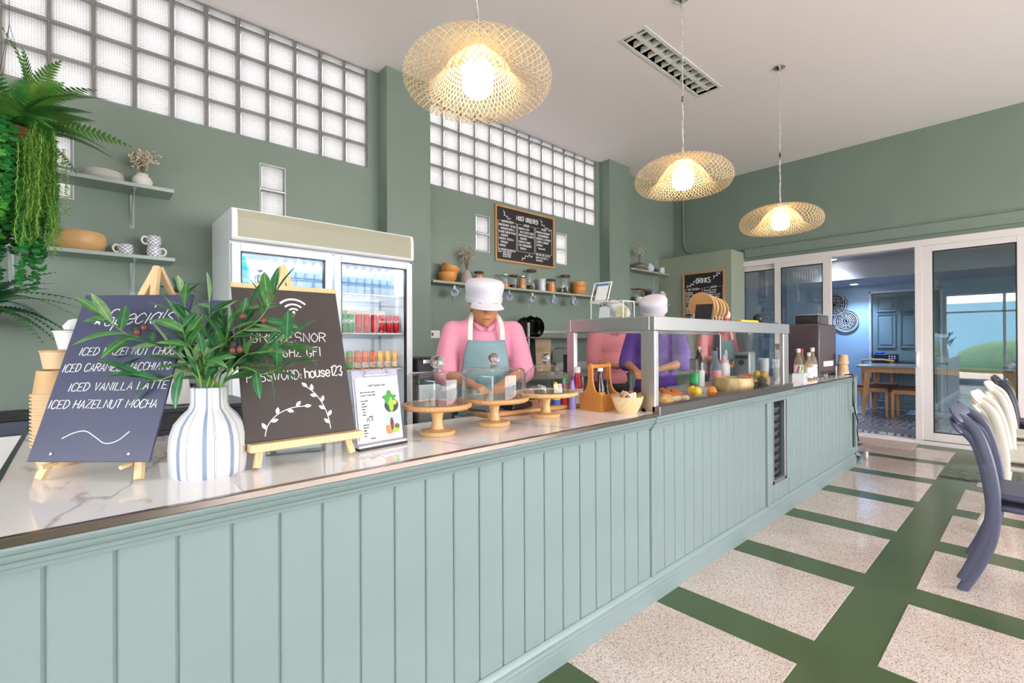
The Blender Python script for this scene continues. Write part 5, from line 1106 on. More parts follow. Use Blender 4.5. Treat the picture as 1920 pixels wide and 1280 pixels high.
# mugs on hooks under the long shelf
for k, (x, lab) in enumerate(((2.885, 'leftmost blue patterned mug hanging under the long shelf'), (3.63, 'hanging blue mug partly behind the worker cap'), (3.985, 'hanging patterned mug right of the worker cap'), (4.35, 'hanging patterned mug between two others under the jars'), (4.72, 'rightmost patterned mug hanging under the shelf, blue handle'))):
    t = mug(lab, (x+.02, 4.07, 1.775), 0, .041, .072, M_lat, 'mugs hanging under the long shelf', rot=(.25, -1.75, .5+.15*k))
    h = MB().tube([(0, 0, .003), (0, 0, -.018), (.008, 0, -.03), (.016, 0, -.02)], .0022, 6).build('cup_hook', M_chrome, loc=(x+.02, 4.07, 1.85)); tag(h, ('first', 'second', 'third', 'fourth', 'fifth')[k]+' small metal cup hook from the left under the long shelf', 'hook', 'cup hooks')
# ---------------------------------------------------------------- kitchen along the back wall
t = thing('back_worktable', 'stainless back worktable along the kitchen wall', 'table', (0, 0, 0))
MB().box(2.62, 6.0, 3.50, 4.04, .86, .90).build('top', M_steel, t, smooth=0, bevel=.004); MB().box(2.62, 6.0, 4.04, 4.05, .86, 1.0).build('splashback', M_steel, t, smooth=0); MB().box(2.66, 5.96, 3.55, 4.02, .25, .28).build('under_shelf', M_steel, t, smooth=0)
for x in (2.66, 4.3, 5.94):
    for y in (3.54, 4.0): MB().cyl((x, y, 0), (x, y, .86), .02, n=10).build('leg', M_steel, t)
t = thing('wall_rack', 'steel wall rack with pans above the back worktable', 'rack', (0, 0, 0))
MB().box(3.35, 5.5, 3.80, 4.218, 1.298, 1.312).build('rack_shelf', mat('rack_red_steel', (142, 112, 112), .35, .7), t, smooth=0); MB().box(3.35, 5.5, 4.19, 4.218, 1.37, 1.40).build('rack_rail', M_steel, t, smooth=0)
for x in (3.70, 5.3): MB().box(x-.012, x+.012, 3.80, 3.82, .90, 1.47).build('rack_post', M_steel, t, smooth=0)
M_pan = mat('pan_steel', (96, 92, 90), .18, .9)
for k, (x, r, tl) in enumerate(((3.80, .115, .35), (3.90, .125, .5), (4.00, .12, .62))):
    t = thing('frying_pan', ('nearest', 'middle', 'far')[k]+' dark steel bowl-shaped pan standing on the wall rack', 'pan', (x, 3.98, 1.312+r*.97), (PI/2, 0, -tl-.9), 'pans on the wall rack')
    MB().lathe([(0, -.05), (r*.7, -.048), (r*.9, -.02), (r, 0), (r*.985, 0), (r*.88, -.018), (r*.68, -.044), (0, -.046)], 32).build('pan_body', M_pan, t); MB().tube([(0, r*.98, -.002), (0, r*1.1, 0.0)], .008, 8).build('pan_grip', M_black, t)
o = MB().box(-.135, .135, -.008, .008, 0, .40).build('serving_board', wood_mat('tan_board', (206, 178, 142), .85, 5), bevel=.01, loc=(4.15, 4.0, .902), rot=(-.06, 0, 0)); tag(o, 'tan wooden board leaning upright under the pan rack', 'board')
t = thing('tap', 'chrome swan-neck tap on the back worktable', 'tap', (3.98, 3.72, .90)); MB().tube(spline([(0, 0, 0), (0, 0, .25), (.02, -.003, .285), (.07, -.01, .29), (.20, -.03, .29), (.25, -.04, .275), (.265, -.045, .23)], 30), .0125, 10).build('spout', M_chrome, t); MB().lathe([(0, 0), (.028, 0), (.028, .012), (.015, .02), (0, .02)], 16).build('tap_base', M_chrome, t)
o = MB().box(-.08, .08, -.05, .05, 0, .20).build('soap_dispenser', M_dark, bevel=.01, loc=(4.45, 3.85, .90)); tag(o, 'grey dispenser box beside the tap', 'dispenser')
for k in range(6): MB().box(-.07, .07, -.053, -.05, .02+k*.022, .034+k*.022).build('grille_bar', M_alu, o, smooth=0)
t = thing('toaster_grill', 'black press grill on the worktable beside the fridge', 'grill', (2.30, 3.62, 0)); MB().box(-.19, .20, -.12, .35, .90, 1.12).build('grill_body', M_black, t, bevel=.015); MB().box(-.15, -.08, -.135, -.12, 1.075, 1.11).build('grill_badge', M_chrome, t, smooth=0, bevel=.003); MB().box(-.18, .30, -.12, .35, 0, .898).build('grill_cabinet', M_steel, t, smooth=0)
o = MB().box(2.665, 2.80, WY-.012, WY-.0005, 1.30, 1.38).build('wall_socket', M_white, bevel=.003); tag(o, 'white double wall socket by the pilaster', 'socket')
MB().box(2.70, 2.72, WY-.014, WY-.012, 1.325, 1.355).build('socket_hole', M_dark, o, smooth=0)
# ---------------------------------------------------------------- display case contents, things on top of it, far end counter
CZ0 = CT-.0115
# loaf slices, ginger, carrots, lemons
M_crust = mat('bread_crust', (196, 150, 92), .8, var=.3, vscale=40, bump=.6, bscale=50); M_ging = mat('ginger_skin', (222, 196, 156), .8, var=.2, vscale=40, bump=.5, bscale=60); M_car = mat('carrot_orange', (240, 130, 28), .5, var=.15, vscale=40); M_lem = mat('lemon_yellow', (244, 196, 30), .45, bump=.3, bscale=200); M_or = mat('orange_fruit', (240, 140, 40), .5, bump=.3, bscale=200)
rf = random.Random(2)
for k, (x, y, a) in enumerate(((2.20, 1.40, .3), (2.30, 1.47, .8), (2.34, 1.36, .1), (2.24, 1.54, .5))):
    o = MB().ball((0, 0, .04), .06, 16, 10, (1.15, .8, .68)).build('bread_roll', M_crust, loc=(x, y, CZ0-.001), rot=a); tag(o, ('crusty roll at the front left corner of the case', 'crusty roll behind the front one', 'crusty roll nearest the carrots', 'rear crusty roll in the case')[k], 'bread roll', 'bread rolls in the case')
o = MB(); 
for (p, r) in (((0, 0, .022), .024), ((.06, .01, .02), .021), ((.11, -.005, .022), .02), ((.03, .045, .02), .016), ((.15, .01, .02), .015), ((.08, -.03, .02), .015)): o.ball(p, r, 12, 8, (1.6, 1, .95))
o = o.build('ginger_root', M_ging, loc=(2.56, 1.42, CZ0)); tag(o, 'knobbly piece of ginger root beside the carrots', 'ginger')
for k, (x, y, a, l) in enumerate(((2.90, 1.62, -2.25, .20), (2.96, 1.66, -2.35, .22), (2.86, 1.66, -2.2, .20), (2.93, 1.72, -2.3, .19), (2.76, 1.56, -1.9, .13))):
    t = thing('carrot', ('front', 'second', 'third', 'rear', 'shortest')[k]+' orange carrot in the display case', 'carrot', (x, y, CZ0+.018+.012*(k % 2)), a, 'carrots in the case')
    MB().tube([(-.01, 0, .0), (.0, 0, 0), (l*.3, 0, 0), (l*.75, 0, -.004), (l, 0, -.010)], [.010, .019, .017, .012, .004], 12).build('root', M_car, t); MB().tube([(-.008, 0, 0), (-.02, 0, .004)], .004, 6).build('stem_end', M_stem, t)
for k, (x, y, m_, nm) in enumerate(((2.90, 1.46, M_lem, 'lemon'), (2.96, 1.52, M_lem, 'lemon'), (3.02, 1.42, M_or, 'orange'))):
    o = MB().lathe([(0, 0), (.012, .003), (.026, .016), (.033, .036), (.026, .057), (.012, .068), (.004, .072), (0, .072)], 20).build(nm, m_, loc=(x, y, CZ0)); tag(o, ('front yellow lemon in the display case', 'rear yellow lemon in the display case', 'small orange lying in a case tray')[k], 'fruit')
o = MB().box(3.12, 3.92, 1.56, 1.80, CZ0, .93).build('case_ledge', mat('pale_steel2', (186, 184, 182), .3, .5), smooth=0, bevel=.003); tag(o, 'low steel ledge at the back of the display case', 'ledge')
bottle('salt_grinder', 'clear grinder with black top and green label in the display case', 'grinder', (3.20, 1.63, .931), [(0, 0), (.030, 0), (.031, .01), (.029, .125), (0, .125)], mat('herb_mix', (96, 92, 82), .6, var=.5, vscale=90), [(0, .125), (.031, .125), (.032, .195), (.028, .20), (0, .20)], M_dark, (.0315, .03, .10, M_grn))
bottle('oil_bottle', 'dark oil bottle with cork and pale lower half', 'bottle', (3.33, 1.66, .931), [(0, 0), (.036, 0), (.038, .01), (.038, .165), (.032, .19), (.014, .225), (.013, .262), (0, .262)], mat('dark_oil', (58, 58, 40), .12), [(0, .262), (.016, .262), (.016, .285), (0, .287)], W_pine, (.0384, .0, .115, mat('frost_label', (196, 194, 190), .5)))
W_bw = wood_mat('swirled_bowl', (232, 196, 138), .74, 4, stretch=(1, 1, 1))
for k, (x, y, r, h) in enumerate(((3.50, 1.485, .135, .10), (3.80, 1.46, .11, .10))):
    o = MB().lathe([(0, 0), (r*.8, 0), (r*.95, .02), (r, h*.55), (r*.92, h*.95), (r*.86, h), (r*.82, h*.97), (r*.9, h*.5), (r*.75, .015), (0, .012)], 40).build('wooden_bowl', W_bw, loc=(x, y, CZ0)); tag(o, ('big pale wooden bowl in the middle of the display case', 'pale wooden bowl at the right end of the display case')[k], 'bowl')
M_tom = mat('tomato_red', (212, 44, 36), .25)
for k, (x, y) in enumerate(((3.78, 1.50), (3.84, 1.44), (3.79, 1.41))):
    o = MB().lathe([(0, .004), (.018, 0), (.034, .016), (.036, .034), (.024, .052), (.008, .052), (0, .048)], 18).build('tomato', M_tom, loc=(x, y, CZ0+.06+.008*k)); tag(o, ('rear', 'right', 'front')[k]+' red tomato in the pale wooden bowl', 'tomato', 'tomatoes in the bowl')
t = thing('avocado_box', 'clear square container of avocados at the case front', 'container', (3.585, 1.335, CZ0)); m = MB(); s = .056
for a, b, c, d in ((-s, s, -s, -s+.003), (-s, s, s-.003, s), (-s, -s+.003, -s+.003, s-.003), (s-.003, s, -s+.003, s-.003)): m.box(a, b, c, d, .003, .125)
m.box(-s, s, -s, s, 0, .003); m.build('box_wall', M_caseglass, t, smooth=0)
M_avo = [mat('avocado_dark', (58, 62, 50), .5, var=.3, vscale=30, bump=.4, bscale=90), mat('avocado_green', (104, 118, 62), .5, var=.3, vscale=30, bump=.4, bscale=90), mat('avocado_gold', (206, 170, 84), .5, var=.2, vscale=30)]
for k, (x, y, z, c) in enumerate(((-.026, -.02, .032, 0), (.028, -.018, .03, 0), (-.02, .026, .034, 0), (.025, .025, .034, 1), (-.018, -.018, .075, 0), (.026, -.012, .078, 1), (.0, .02, .112, 2), (.008, -.025, .108, 2))):
    o = MB().ball((0, 0, 0), .029, 16, 10, (1, .92, 1.2)).build('avocado', M_avo[c], loc=(3.585+x, 1.335+y, CZ0+.004+z), rot=(rf.uniform(-.6, .6), rf.uniform(-.6, .6), 0)); tag(o, ('dark avocado at the bottom front left', 'dark avocado at the bottom front right', 'dark avocado at the bottom rear left', 'greenish avocado at the bottom rear right', 'dark avocado in the middle layer', 'greenish avocado in the middle layer', 'golden fruit at the top rear', 'golden fruit at the top front')[k]+' of the clear container', 'avocado', 'avocados in the container')
bottle('syrup_bottle', 'clear syrup bottle with black cap and pink label behind the wooden bowl', 'bottle', (3.62, 1.67, .931), [(0, 0), (.038, 0), (.04, .01), (.04, .12), (.03, .15), (.014, .19), (.013, .25), (0, .25)], M_pet, [(0, .25), (.016, .25), (.016, .275), (0, .276)], M_black, (.0404, .03, .10, mat('label_pink', (226, 150, 156), .5)))
t = bottle('dispenser_bottle', 'milky plastic dispenser bottle with pink lid and loop', 'bottle', (3.78, 1.68, .931), [(0, 0), (.043, 0), (.045, .008), (.045, .13), (.036, .15), (0, .15)], mat('milky_plastic', (226, 222, 226), .35), [(0, .15), (.037, .15), (.037, .172), (.012, .178), (.010, .21), (0, .215)], mat('pink_lid', (226, 176, 182), .4)); MB().tube(spline([(.03, 0, .17), (.03, 0, .23), (.05, 0, .25), (.06, 0, .2), (.045, 0, .14)], 14), .004, 6).build('loop', M_white, t)
# machines and cups behind the case
t = thing('coffee_grinder', 'grey coffee grinder with round badge behind the display case', 'grinder', (4.18, 1.68, CT)); MB().box(-.065, .065, -.065, .065, 0, .26).build('body', mat('grinder_grey', (136, 146, 146), .35, .3), t, bevel=.015); MB().lathe([(0, .26), (.05, .26), (.055, .30), (.07, .40), (.072, .44), (0, .44)], 24).build('hopper', mat('smoke_plastic', (92, 98, 100), .15, alpha=.7), t); MB().lathe([(0, 0), (.022, 0), (.024, .004), (.018, .006), (0, .006)], 20, M=Matrix.Translation((-.0655, 0, .17)) @ Matrix.Rotation(-PI/2, 4, 'Y')).build('badge', M_black, t); MB().box(-.068, -.06, -.05, .05, .20, .23).build('chute', M_black, t, smooth=0)
M_clear = mat('clear_cups', (226, 228, 232), .15, alpha=.35)
for k, (x, y, n) in enumerate(((4.38, 1.60, 9), (4.46, 1.52, 8))):
    for j in range(n):
        if j == 0:
            cw = MB().lathe([(.026, 0), (.040, .10), (.042, .102), (.042, .106), (.039, .104), (.025, .002)], 20).mesh('cup_wall', M_clear)
        t = thing('plastic_cup', 'clear plastic cup in the %s nested stack behind the case' % ('rear', 'front')[k], 'cup', (x, y, CT+.012*j), 0, 'nested clear cups'); place('cup_wall', cw, t)
# espresso machine and neighbours
t = thing('coffee_machine', 'large dark coffee machine at the far end of the counter', 'coffee machine', (5.19, 1.40, CT))
MB().box(0, .55, 0, .27, .022, .51).build('housing', mat('machine_brown', (84, 72, 76), .35, .2), t, bevel=.012)
for x in (.05, .50):
    for y in (.04, .23): MB().cyl((x, y, 0), (x, y, .022), .02, n=10).build('foot', M_black, t)
MB().box(.05, .50, -.004, 0, .03, .055).build('drip_slot', M_black, t, smooth=0); MB().box(.12, .43, -.003, 0, .10, .15).build('rating_label', M_lab, t, smooth=0); MB().box(.46, .49, -.004, 0, .17, .22).build('power_switch', M_black, t, smooth=0)
t = thing('bean_hopper', 'smoked glass bean hopper with chrome lid on the coffee machine', 'hopper', (5.30, 1.44, CT+.511)); MB().box(0, .34, 0, .20, 0, .085).build('hopper_wall', mat('smoked_hopper', (50, 44, 46), .08, alpha=.85), t, bevel=.006); MB().box(-.004, .344, -.004, .204, .086, .096).build('lid', M_chrome, t, smooth=0, bevel=.003)
M_syr = mat('clear_syrup', (206, 190, 160), .1, trans=.6, ior=1.2, alpha=.8); M_scap = mat('syrup_cap', (236, 214, 212), .4); M_sl = mat('syrup_label', (240, 236, 228), .5, var=.15, vscale=40)
syr = [(0, 0), (.036, 0), (.038, .008), (.038, .15), (.034, .175), (.016, .215), (.015, .255), (0, .255)]; scap = [(0, .25), (.0175, .25), (.0175, .285), (0, .286)]
for k, (x, y, lab, s) in enumerate(((5.05, 1.42, 'syrup bottle with cherry label nearest the coffee machine', 1), (4.93, 1.50, 'syrup bottle standing behind the other two', .97), (4.88, 1.40, 'shorter syrup bottle with pale cap in front', .85), (5.08, 1.52, 'red capped syrup bottle against the machine', .96))):
    t = bottle('syrup_bottle', lab, 'bottle', (x, y, CT), syr, M_syr, scap, M_scap if k < 3 else M_labr, (.0384, .02, .13, M_sl), 'coffee syrup bottles'); t.scale = (s,)*3
    for j in range(3): MB().ball((0, 0, 0), .007, 8, 6, (1, .3, 1)).build('label_cherry', M_labr, t, loc=(-.0384*math.cos(.5+j*.5), -.0384*math.sin(.5+j*.5), .06+.02*j))
for j in range(7):
    if j == 0: cw2 = MB().lathe([(.030, 0), (.042, .12), (.044, .122), (.044, .127), (.041, .125), (.029, .002)], 20).mesh('cup_wall', M_clear)
    t = thing('plastic_cup', 'clear takeaway cup in the tall stack beside the syrups', 'cup', (4.62, 1.55, CT+.024*j), 0, 'takeaway cup stack'); place('cup_wall', cw2, t)
o = cup('black cup crowning the clear takeaway stack', .038, .044, .05, (4.62, 1.55, CT+.272), M_black, M_black, 'takeaway_cup', 'cup')
t = thing('sugar_box', 'white box of sugar sachets with blue marks', 'box', (4.50, 1.36, CT), .1); MB().box(-.06, .06, -.045, .045, 0, .075).build('box_wall', M_paper, t, smooth=0, bevel=.002)
for x in (-.02, .01, .03): MB().box(x, x+.006, -.0465, -.045, .015, .06).build('blue_mark', mat('print_blue', (50, 70, 170), .5), t, smooth=0)
for k in range(4):
    o = MB().box(-.022, .022, -.003, .003, 0, .06).build('sugar_sachet', (M_labr, mat('sachet_blue', (120, 190, 220), .5), M_paper, mat('sachet_green', (190, 200, 120), .5))[k], loc=(4.47+k*.022, 1.37, CT+.077), rot=(.2, .2*(-1)**k, .3*k), bevel=.001); tag(o, ('red', 'pale blue', 'white', 'olive')[k]+' sugar sachet standing in the white box', 'sachet', 'sugar sachets')
for k in range(3):
    o = MB().box(-.07, .07, -.012, .012, 0, .007).build('wooden_stirrer', W_pine, loc=(4.56+.05*k, 1.31+.012*k, CT+.0005), rot=-.2+.15*k, bevel=.002); tag(o, ('front', 'middle', 'rear')[k]+' wooden stirrer bundle lying on the counter edge', 'stirrer', 'wooden stirrers')
for k in range(5):
    t = cup(('lowest' if k == 0 else 'nested %s' % ('second', 'third', 'fourth')[k-1] if k < 4 else 'top upside-down')+' brown paper cup at the counter end', .036, .046, .085, (5.68, 1.325, CT+(.010*k if k < 4 else .038+.085)), M_kraft, M_paper, group='paper cups at the counter end', flip=True)
t = thing('whisk_pot', 'steel pot of whisks and tongs at the counter end', 'utensil pot', (5.745, 1.40, CT)); MB().lathe([(0, 0), (.035, 0), (.036, .09), (.034, .09), (.033, .004), (0, .004)], 20).build('pot', M_steel, t)
for k in range(6): MB().tube(spline([(.01*math.cos(k), .01*math.sin(k), .01), (.02*math.cos(k), .02*math.sin(k), .12), (.05*math.cos(k), .04*math.sin(k), .17), (.02*math.cos(k), .015*math.sin(k), .20)], 8), .003, 5).build('whisk', M_dark if k % 2 else M_chrome, t)
o = MB().lathe([(0, 0), (.016, 0), (.02, .01), (.014, .022), (0, .024)], 12).build('cable_plug', M_labr, loc=(5.755, 1.30, CT)); tag(o, 'small red plastic plug beside the coffee machine', 'plug')
# on top of the display case
CTOP = 1.378
t = thing('payment_stand', 'clear acrylic tip box with a payment card panel on top', 'tip box', (2.10, 1.455, CTOP)); m = MB(); s = .0015
for a, b, c, d in ((0, .10, 0, .004), (0, .10, .206, .21), (0, .004, .004, .206), (.096, .10, .004, .206)): m.box(a, b, c, d, .0, .088)
m.box(0, .10, 0, .21, 0, .003); m.build('box_wall', M_caseglass, t, smooth=0); m = MB()
for (a, b) in ((0, 0), (.10, 0), (0, .21), (.10, .21)): m.cyl((a, b, 0), (a, b, .09), .0028, n=6)
for p, q in (((0, 0, .088), (.1, 0, .088)), ((0, .21, .088), (.1, .21, .088)), ((0, 0, .088), (0, .21, .088)), ((.1, 0, .088), (.1, .21, .088))): m.tube([p, q], .0026, 6)
m.build('box_edges', M_white, t)
pm = Matrix.Translation((.0, .215, .092)) @ Matrix.Rotation(-PI/2, 4, 'Z') @ Matrix.Rotation(-.35, 4, 'X')
MB().box(.0, .118, -.002, .002, 0, .115, pm).build('sign_sheet', M_caseglass, t, smooth=0); MB().box(.03, .105, -.004, -.002, .006, .108, pm).build('payment_card', M_paper, t, smooth=0, bevel=.0008); MB().box(.032, .103, -.0048, -.004, .092, .105, pm).build('card_header', mat('card_blue', (60, 110, 180), .5), t, smooth=0); m = MB()
for a, b, c, d in ((0, .118, 0, .004), (0, .118, .111, .115), (0, .004, .004, .111), (.114, .118, .004, .111)): m.box(a, b, -.003, .003, c, d, pm)
m.build('sign_edges', M_white, t, smooth=0)
for k in range(2):
    o = MB().prism([(-.03, 0), (.03, 0), (.03, .06), (.0, .068), (-.03, .055)], -.0015, .0015, lambda u, v, w: (w, u, v)).build('paper_note', (M_paper, mat('banknote', (206, 198, 150), .6, var=.2, vscale=60))[k], loc=(2.13+.03*k, 1.60-.09*k, CTOP+.004), rot=(0, .2, .25)); tag(o, ('folded white slip inside the tip box', 'folded green-yellow banknote inside the tip box')[k], 'note')
t = thing('plate_rack', 'wire rack of round wooden boards on top of the display case', 'rack', (3.03, 1.44, CTOP)); m = MB()
for y in (-.04, .04): m.tube([(-.14, y, .004), (.16, y, .004)], .004, 6)
for k in range(7): x = -.12+k*.045; m.tube([(x, -.04, .004), (x, -.04, .05)], .003, 6); m.tube([(x, .04, .004), (x, .04, .05)], .003, 6)
m.build('rack_wire', M_white, t); 
for k in range(5):
    r = .088-.003*k
    o = MB().lathe([(0, 0), (r*.97, 0), (r, .004), (r*.97, .010), (0, .010)], 36).build('wooden_plate', (W_oak, W_beech)[k % 2], loc=(2.925+.055*k, 1.44, CTOP+.008+r), rot=(0, PI/2-.18, .0)); tag(o, ('first', 'second', 'third', 'fourth', 'last')[k]+' round wooden plate from the left in the wire rack', 'plate', 'wooden plates in the rack')
o = MB().box(-.006, .006, -.05, .05, 0, .12).build('tablet_stand', M_black, loc=(2.86, 1.40, CTOP+.0), rot=(0, .5, .25), bevel=.002); tag(o, 'dark tablet leaning against the wooden plates', 'tablet')
o = MB().prism(spline([(-.16, -.03), (0, -.06), (.16, -.02), (.19, .02), (.1, .05), (-.1, .05), (-.16, -.03)], 30)[:-1], 0, .016, lambda u, v, w: (u, v, w)).build('yellow_tray', mat('yellow_plastic', (244, 196, 50), .4), loc=(3.42, 1.36, CTOP), bevel=.003); tag(o, 'flat yellow plastic tray on the case top', 'tray')
bottle('coffee_jar', 'round white-faced tin tilted on the case top', 'tin', (3.27, 1.46, CTOP+.052), [(0, -.02), (.044, -.02), (.046, -.01), (.046, .02), (0, .02)], M_dark, [(0, .02), (.046, .02), (.044, .026), (.034, .026), (.032, .023), (0, .023)], M_plate).rotation_euler = (0, -PI/2+.1, .75)
o = MB().box(-.03, .03, -.025, .025, 0, .03).build('red_tin', M_labr, loc=(3.20, 1.42, CTOP), bevel=.003); tag(o, 'small red and black box under the round tin', 'box')
t = thing('coffee_scoop', 'black round-headed coffee scoop standing on the case top', 'scoop', (3.66, 1.38, CTOP)); MB().ball((0, 0, .036), .034, 16, 10, (.7, .9, 1.05)).build('bowl', M_black, t); MB().tube([(.02, 0, .02), (.06, -.01, .014), (.085, -.012, .008)], .007, 8).build('grip', M_black, t)
o = MB().box(-.06, .06, -.04, .04, 0, .012).build('notepad', mat('notepad_navy', (72, 76, 96), .5), loc=(3.84, 1.36, CTOP), bevel=.002); tag(o, 'thin dark notepad at the end of the case top', 'notepad')
# ---------------------------------------------------------------- kitchen staff
M_skin = mat('warm_skin', (196, 134, 98), .5, sss=.08); M_hair = mat('dark_hair', (38, 28, 26), .6); M_lip = mat('lip_tone', (150, 84, 74), .5)
M_pinks = mat('pink_shirt', (228, 150, 176), .8, var=.05, vscale=6); M_purp = mat('purple_shirt', (104, 66, 160), .8, var=.1, vscale=6); M_rose = mat('rose_shirt', (220, 136, 146), .8, var=.05, vscale=6)
M_apr = mat('apron_cloth', (128, 158, 164), .8, var=.08, vscale=5, bump=.25, bscale=14); M_strap = mat('apron_strap', (232, 226, 214), .8); M_cap = mat('cap_cloth', (216, 211, 222), .8, bump=.25, bscale=20); M_trou = mat('dark_trousers', (54, 54, 62), .8)
def blob(m, p0, r0, p1, r1, n=14):
    """tapered capsule"""
    a, b = Vector(p0), Vector(p1); d = b-a; L = d.length; d.normalize()
    pts, rs = [], []
    for k in range(5): t = PI/2*(1-k/4); pts.append(a-d*r0*math.sin(t)); rs.append(max(r0*math.cos(t), 1e-4))
    for k in range(1, 4): pts.append(a+d*L*k/4); rs.append(r0+(r1-r0)*k/4)
    for k in range(5): t = PI/2*k/4; pts.append(b+d*r1*math.sin(t)); rs.append(max(r1*math.cos(t), 1e-4))
    return m.tube(pts, rs, n)
def fused(m, name, material, parent, vox, it=6, fac=.5):
    o = m.build(name, material, parent, smooth=0)
    r = o.modifiers.new('fuse', 'REMESH'); r.mode = 'VOXEL'; r.voxel_size = vox; r.use_smooth_shade = True
    s = o.modifiers.new('soften', 'SMOOTH'); s.factor = fac; s.iterations = it
    return o
def person(label, loc, rz, shirt, apron, tilt=.5, turn=0., cap=True, arms=None, lean=.0, hair_long=False):
    t = thing('person', label, 'person', loc, rz)
    hc = Vector((0, -.055-lean, 1.452)); HM = Matrix.Translation(hc) @ Matrix.Rotation(turn, 4, 'Z') @ Matrix.Rotation(tilt, 4, 'X')
    h = lambda x, y, z: tuple(HM @ Vector((x, y, z)))
    A = arms or {1: ((.172, .0, 1.312), (.232, -.05, 1.09), (.095, -.25, 1.045)), -1: ((-.172, 0, 1.312), (-.235, -.04, 1.08), (-.10, -.26, 1.035))}
    b = MB()
    # head: skull, jaw, cheeks, nose, lips, brow, ears
    R3 = HM.to_3x3().to_4x4()
    b.ball(h(0, .012, .03), .088, 20, 14, (.90, 1.06, 1.05), R3); b.ball(h(0, -.022, -.035), .066, 18, 12, (.98, .92, 1.05), R3)
    for s in (-1, 1):
        b.ball(h(.036*s, -.052, -.018), .030, 12, 8); b.ball(h(.082*s, .012, .0), .020, 10, 8, (.45, .9, 1.3), R3); blob(b, h(.048*s, -.078, .026), .010, h(.014*s, -.086, .026), .010, 8)
    b.ball(h(0, -.062, -.084), .024, 12, 8); blob(b, h(0, -.083, .02), .009, h(0, -.102, -.018), .0125, 8)
    for s in (-1, 1): b.ball(h(.013*s, -.092, -.022), .0095, 8, 6)
    blob(b, h(-.018, -.082, -.052), .0075, h(.018, -.082, -.052), .0075, 8); blob(b, h(-.014, -.080, -.063), .008, h(.014, -.080, -.063), .008, 8)
    blob(b, (0, .012, 1.31), .056, h(0, .018, -.055), .050)
    # trunk, legs
    b.ball((0, -.005, 1.22), .13, 18, 12, (1.05, .72, 1.15)); b.ball((0, 0, .98), .125, 18, 12, (1.1, .82, 1.35)); b.ball((0, .01, .86), .13, 18, 12, (1.15, .85, .8)); blob(b, (-.12, 0, 1.308), .046, (.12, 0, 1.308), .046)
    for s in (-1, 1):
        blob(b, (.085*s, .0, .84), .085, (.09*s, -.01, .48), .055); blob(b, (.09*s, -.01, .48), .054, (.09*s, .02, .10), .036); blob(b, (.09*s, .035, .05), .036, (.095*s, -.13, .035), .032)
        sh, el, wr = (Vector(v) for v in A[s]); blob(b, sh, .048, el, .038); blob(b, el, .038, wr, .026)
        d = (wr-el).normalized(); dn = Vector((0, 0, -1)); sd = d.cross(dn).normalized()*s; pc = wr+d*.05
        for q in (-.018, -.006, .006, .018): blob(b, wr+d*.01+sd*q*.7, .014, wr+d*.085+sd*q*1.3, .0125, 8)
        for q, ln_ in ((-.027, .058), (-.009, .072), (.009, .068), (.026, .052)):
            k = wr+d*.088+sd*q; kn = k+d*ln_*.45+dn*.012; blob(b, k, .0092, kn, .0086, 8); blob(b, kn, .0086, kn+d*ln_*.35+dn*.026, .0074, 8)
        k = wr+d*.03-sd*.022; kn = k-sd*.024+d*.030+dn*.010; blob(b, k, .0115, kn, .0098, 8); blob(b, kn, .0098, kn+d*.028+dn*.010+sd*.006, .0082, 8)
    fused(b, 'body', M_skin, t, .0075, 3)
    # face details
    for s in (-1, 1):
        MB().tube([h((.020+.024*k/5)*s, -.0865+.002*abs(k-2)+.0022*k, .014-.002*math.sin(PI*k/5)) for k in range(6)], [.0012, .0022, .0026, .0026, .002, .001], 6).build('eyelid', M_hair, t)
        MB().tube([h((.014+.034*k/5)*s, -.0945+.0035*k, .034+.005*math.sin(PI*k/5)) for k in range(6)], [.002, .003, .0032, .003, .0024, .0014], 6).build('eyebrow', M_hair, t)
    MB().tube([h(-.020+.04*k/6, -.0885+.0012*abs(k-3), -.0575-.0012*abs(k-3)) for k in range(7)], [.001, .0028, .0034, .003, .0034, .0028, .001], 6).build('lips', M_lip, t)
    m = MB(); m.ball(h(0, .024, .036), .094, 20, 14, (.92, 1.02, 1.02), R3); m.ball(h(0, .065, -.02), .06, 14, 10, (1.1, .7, 1.0), R3)
    if hair_long: m.ball(h(0, .09, -.05), .055, 14, 10)
    o = m.build('hair', M_hair, t)
    # clothes
    c = MB(); c.ball((0, -.005, 1.225), .152, 20, 14, (1.08, .76, 1.05)); c.ball((0, 0, 1.05), .15, 20, 14, (1.12, .84, 1.3)); c.ball((0, .005, .90), .15, 20, 14, (1.15, .86, .9)); blob(c, (-.13, .0, 1.318), .060, (.13, 0, 1.318), .060); blob(c, (-.055, .005, 1.36), .052, (.055, .005, 1.36), .052)
    for s in (-1, 1):
        sh, el, wr = (Vector(v) for v in A[s]); e2 = el+(wr-el)*.10; blob(c, sh, .068, sh+(el-sh)*.55, .066); blob(c, sh+(el-sh)*.55, .066, e2, .068)
        c.ball(tuple(sh), .066, 14, 10)
    fused(c, 'shirt', shirt, t, .011, 7)
    for s in (-1, 1):
        sh, el, wr = (Vector(v) for v in A[s]); d = (wr-el).normalized(); e2 = el+(wr-el)*.12
    m = MB()
    for s in (-1, 1):      # open collar
        pts = [(0.0, .075, 1.405), (.05*s, .055, 1.41), (.078*s, .0, 1.40), (.06*s, -.062, 1.365), (.012*s, -.112, 1.315)]
        P_ = spline(pts, 16); m.tube(P_, [.012]*13+[.015, .017, .014, .006], 8, flat=.45)
    m.build('collar', shirt, t)
    g = MB(); 
    for s in (-1, 1): blob(g, (.085*s, .0, .84), .100, (.09*s, -.01, .48), .072); blob(g, (.09*s, -.01, .48), .072, (.09*s, .02, .12), .055)
    g.ball((0, .005, .86), .145, 16, 12, (1.15, .88, .75)); fused(g, 'trousers', M_trou, t, .014, 5)
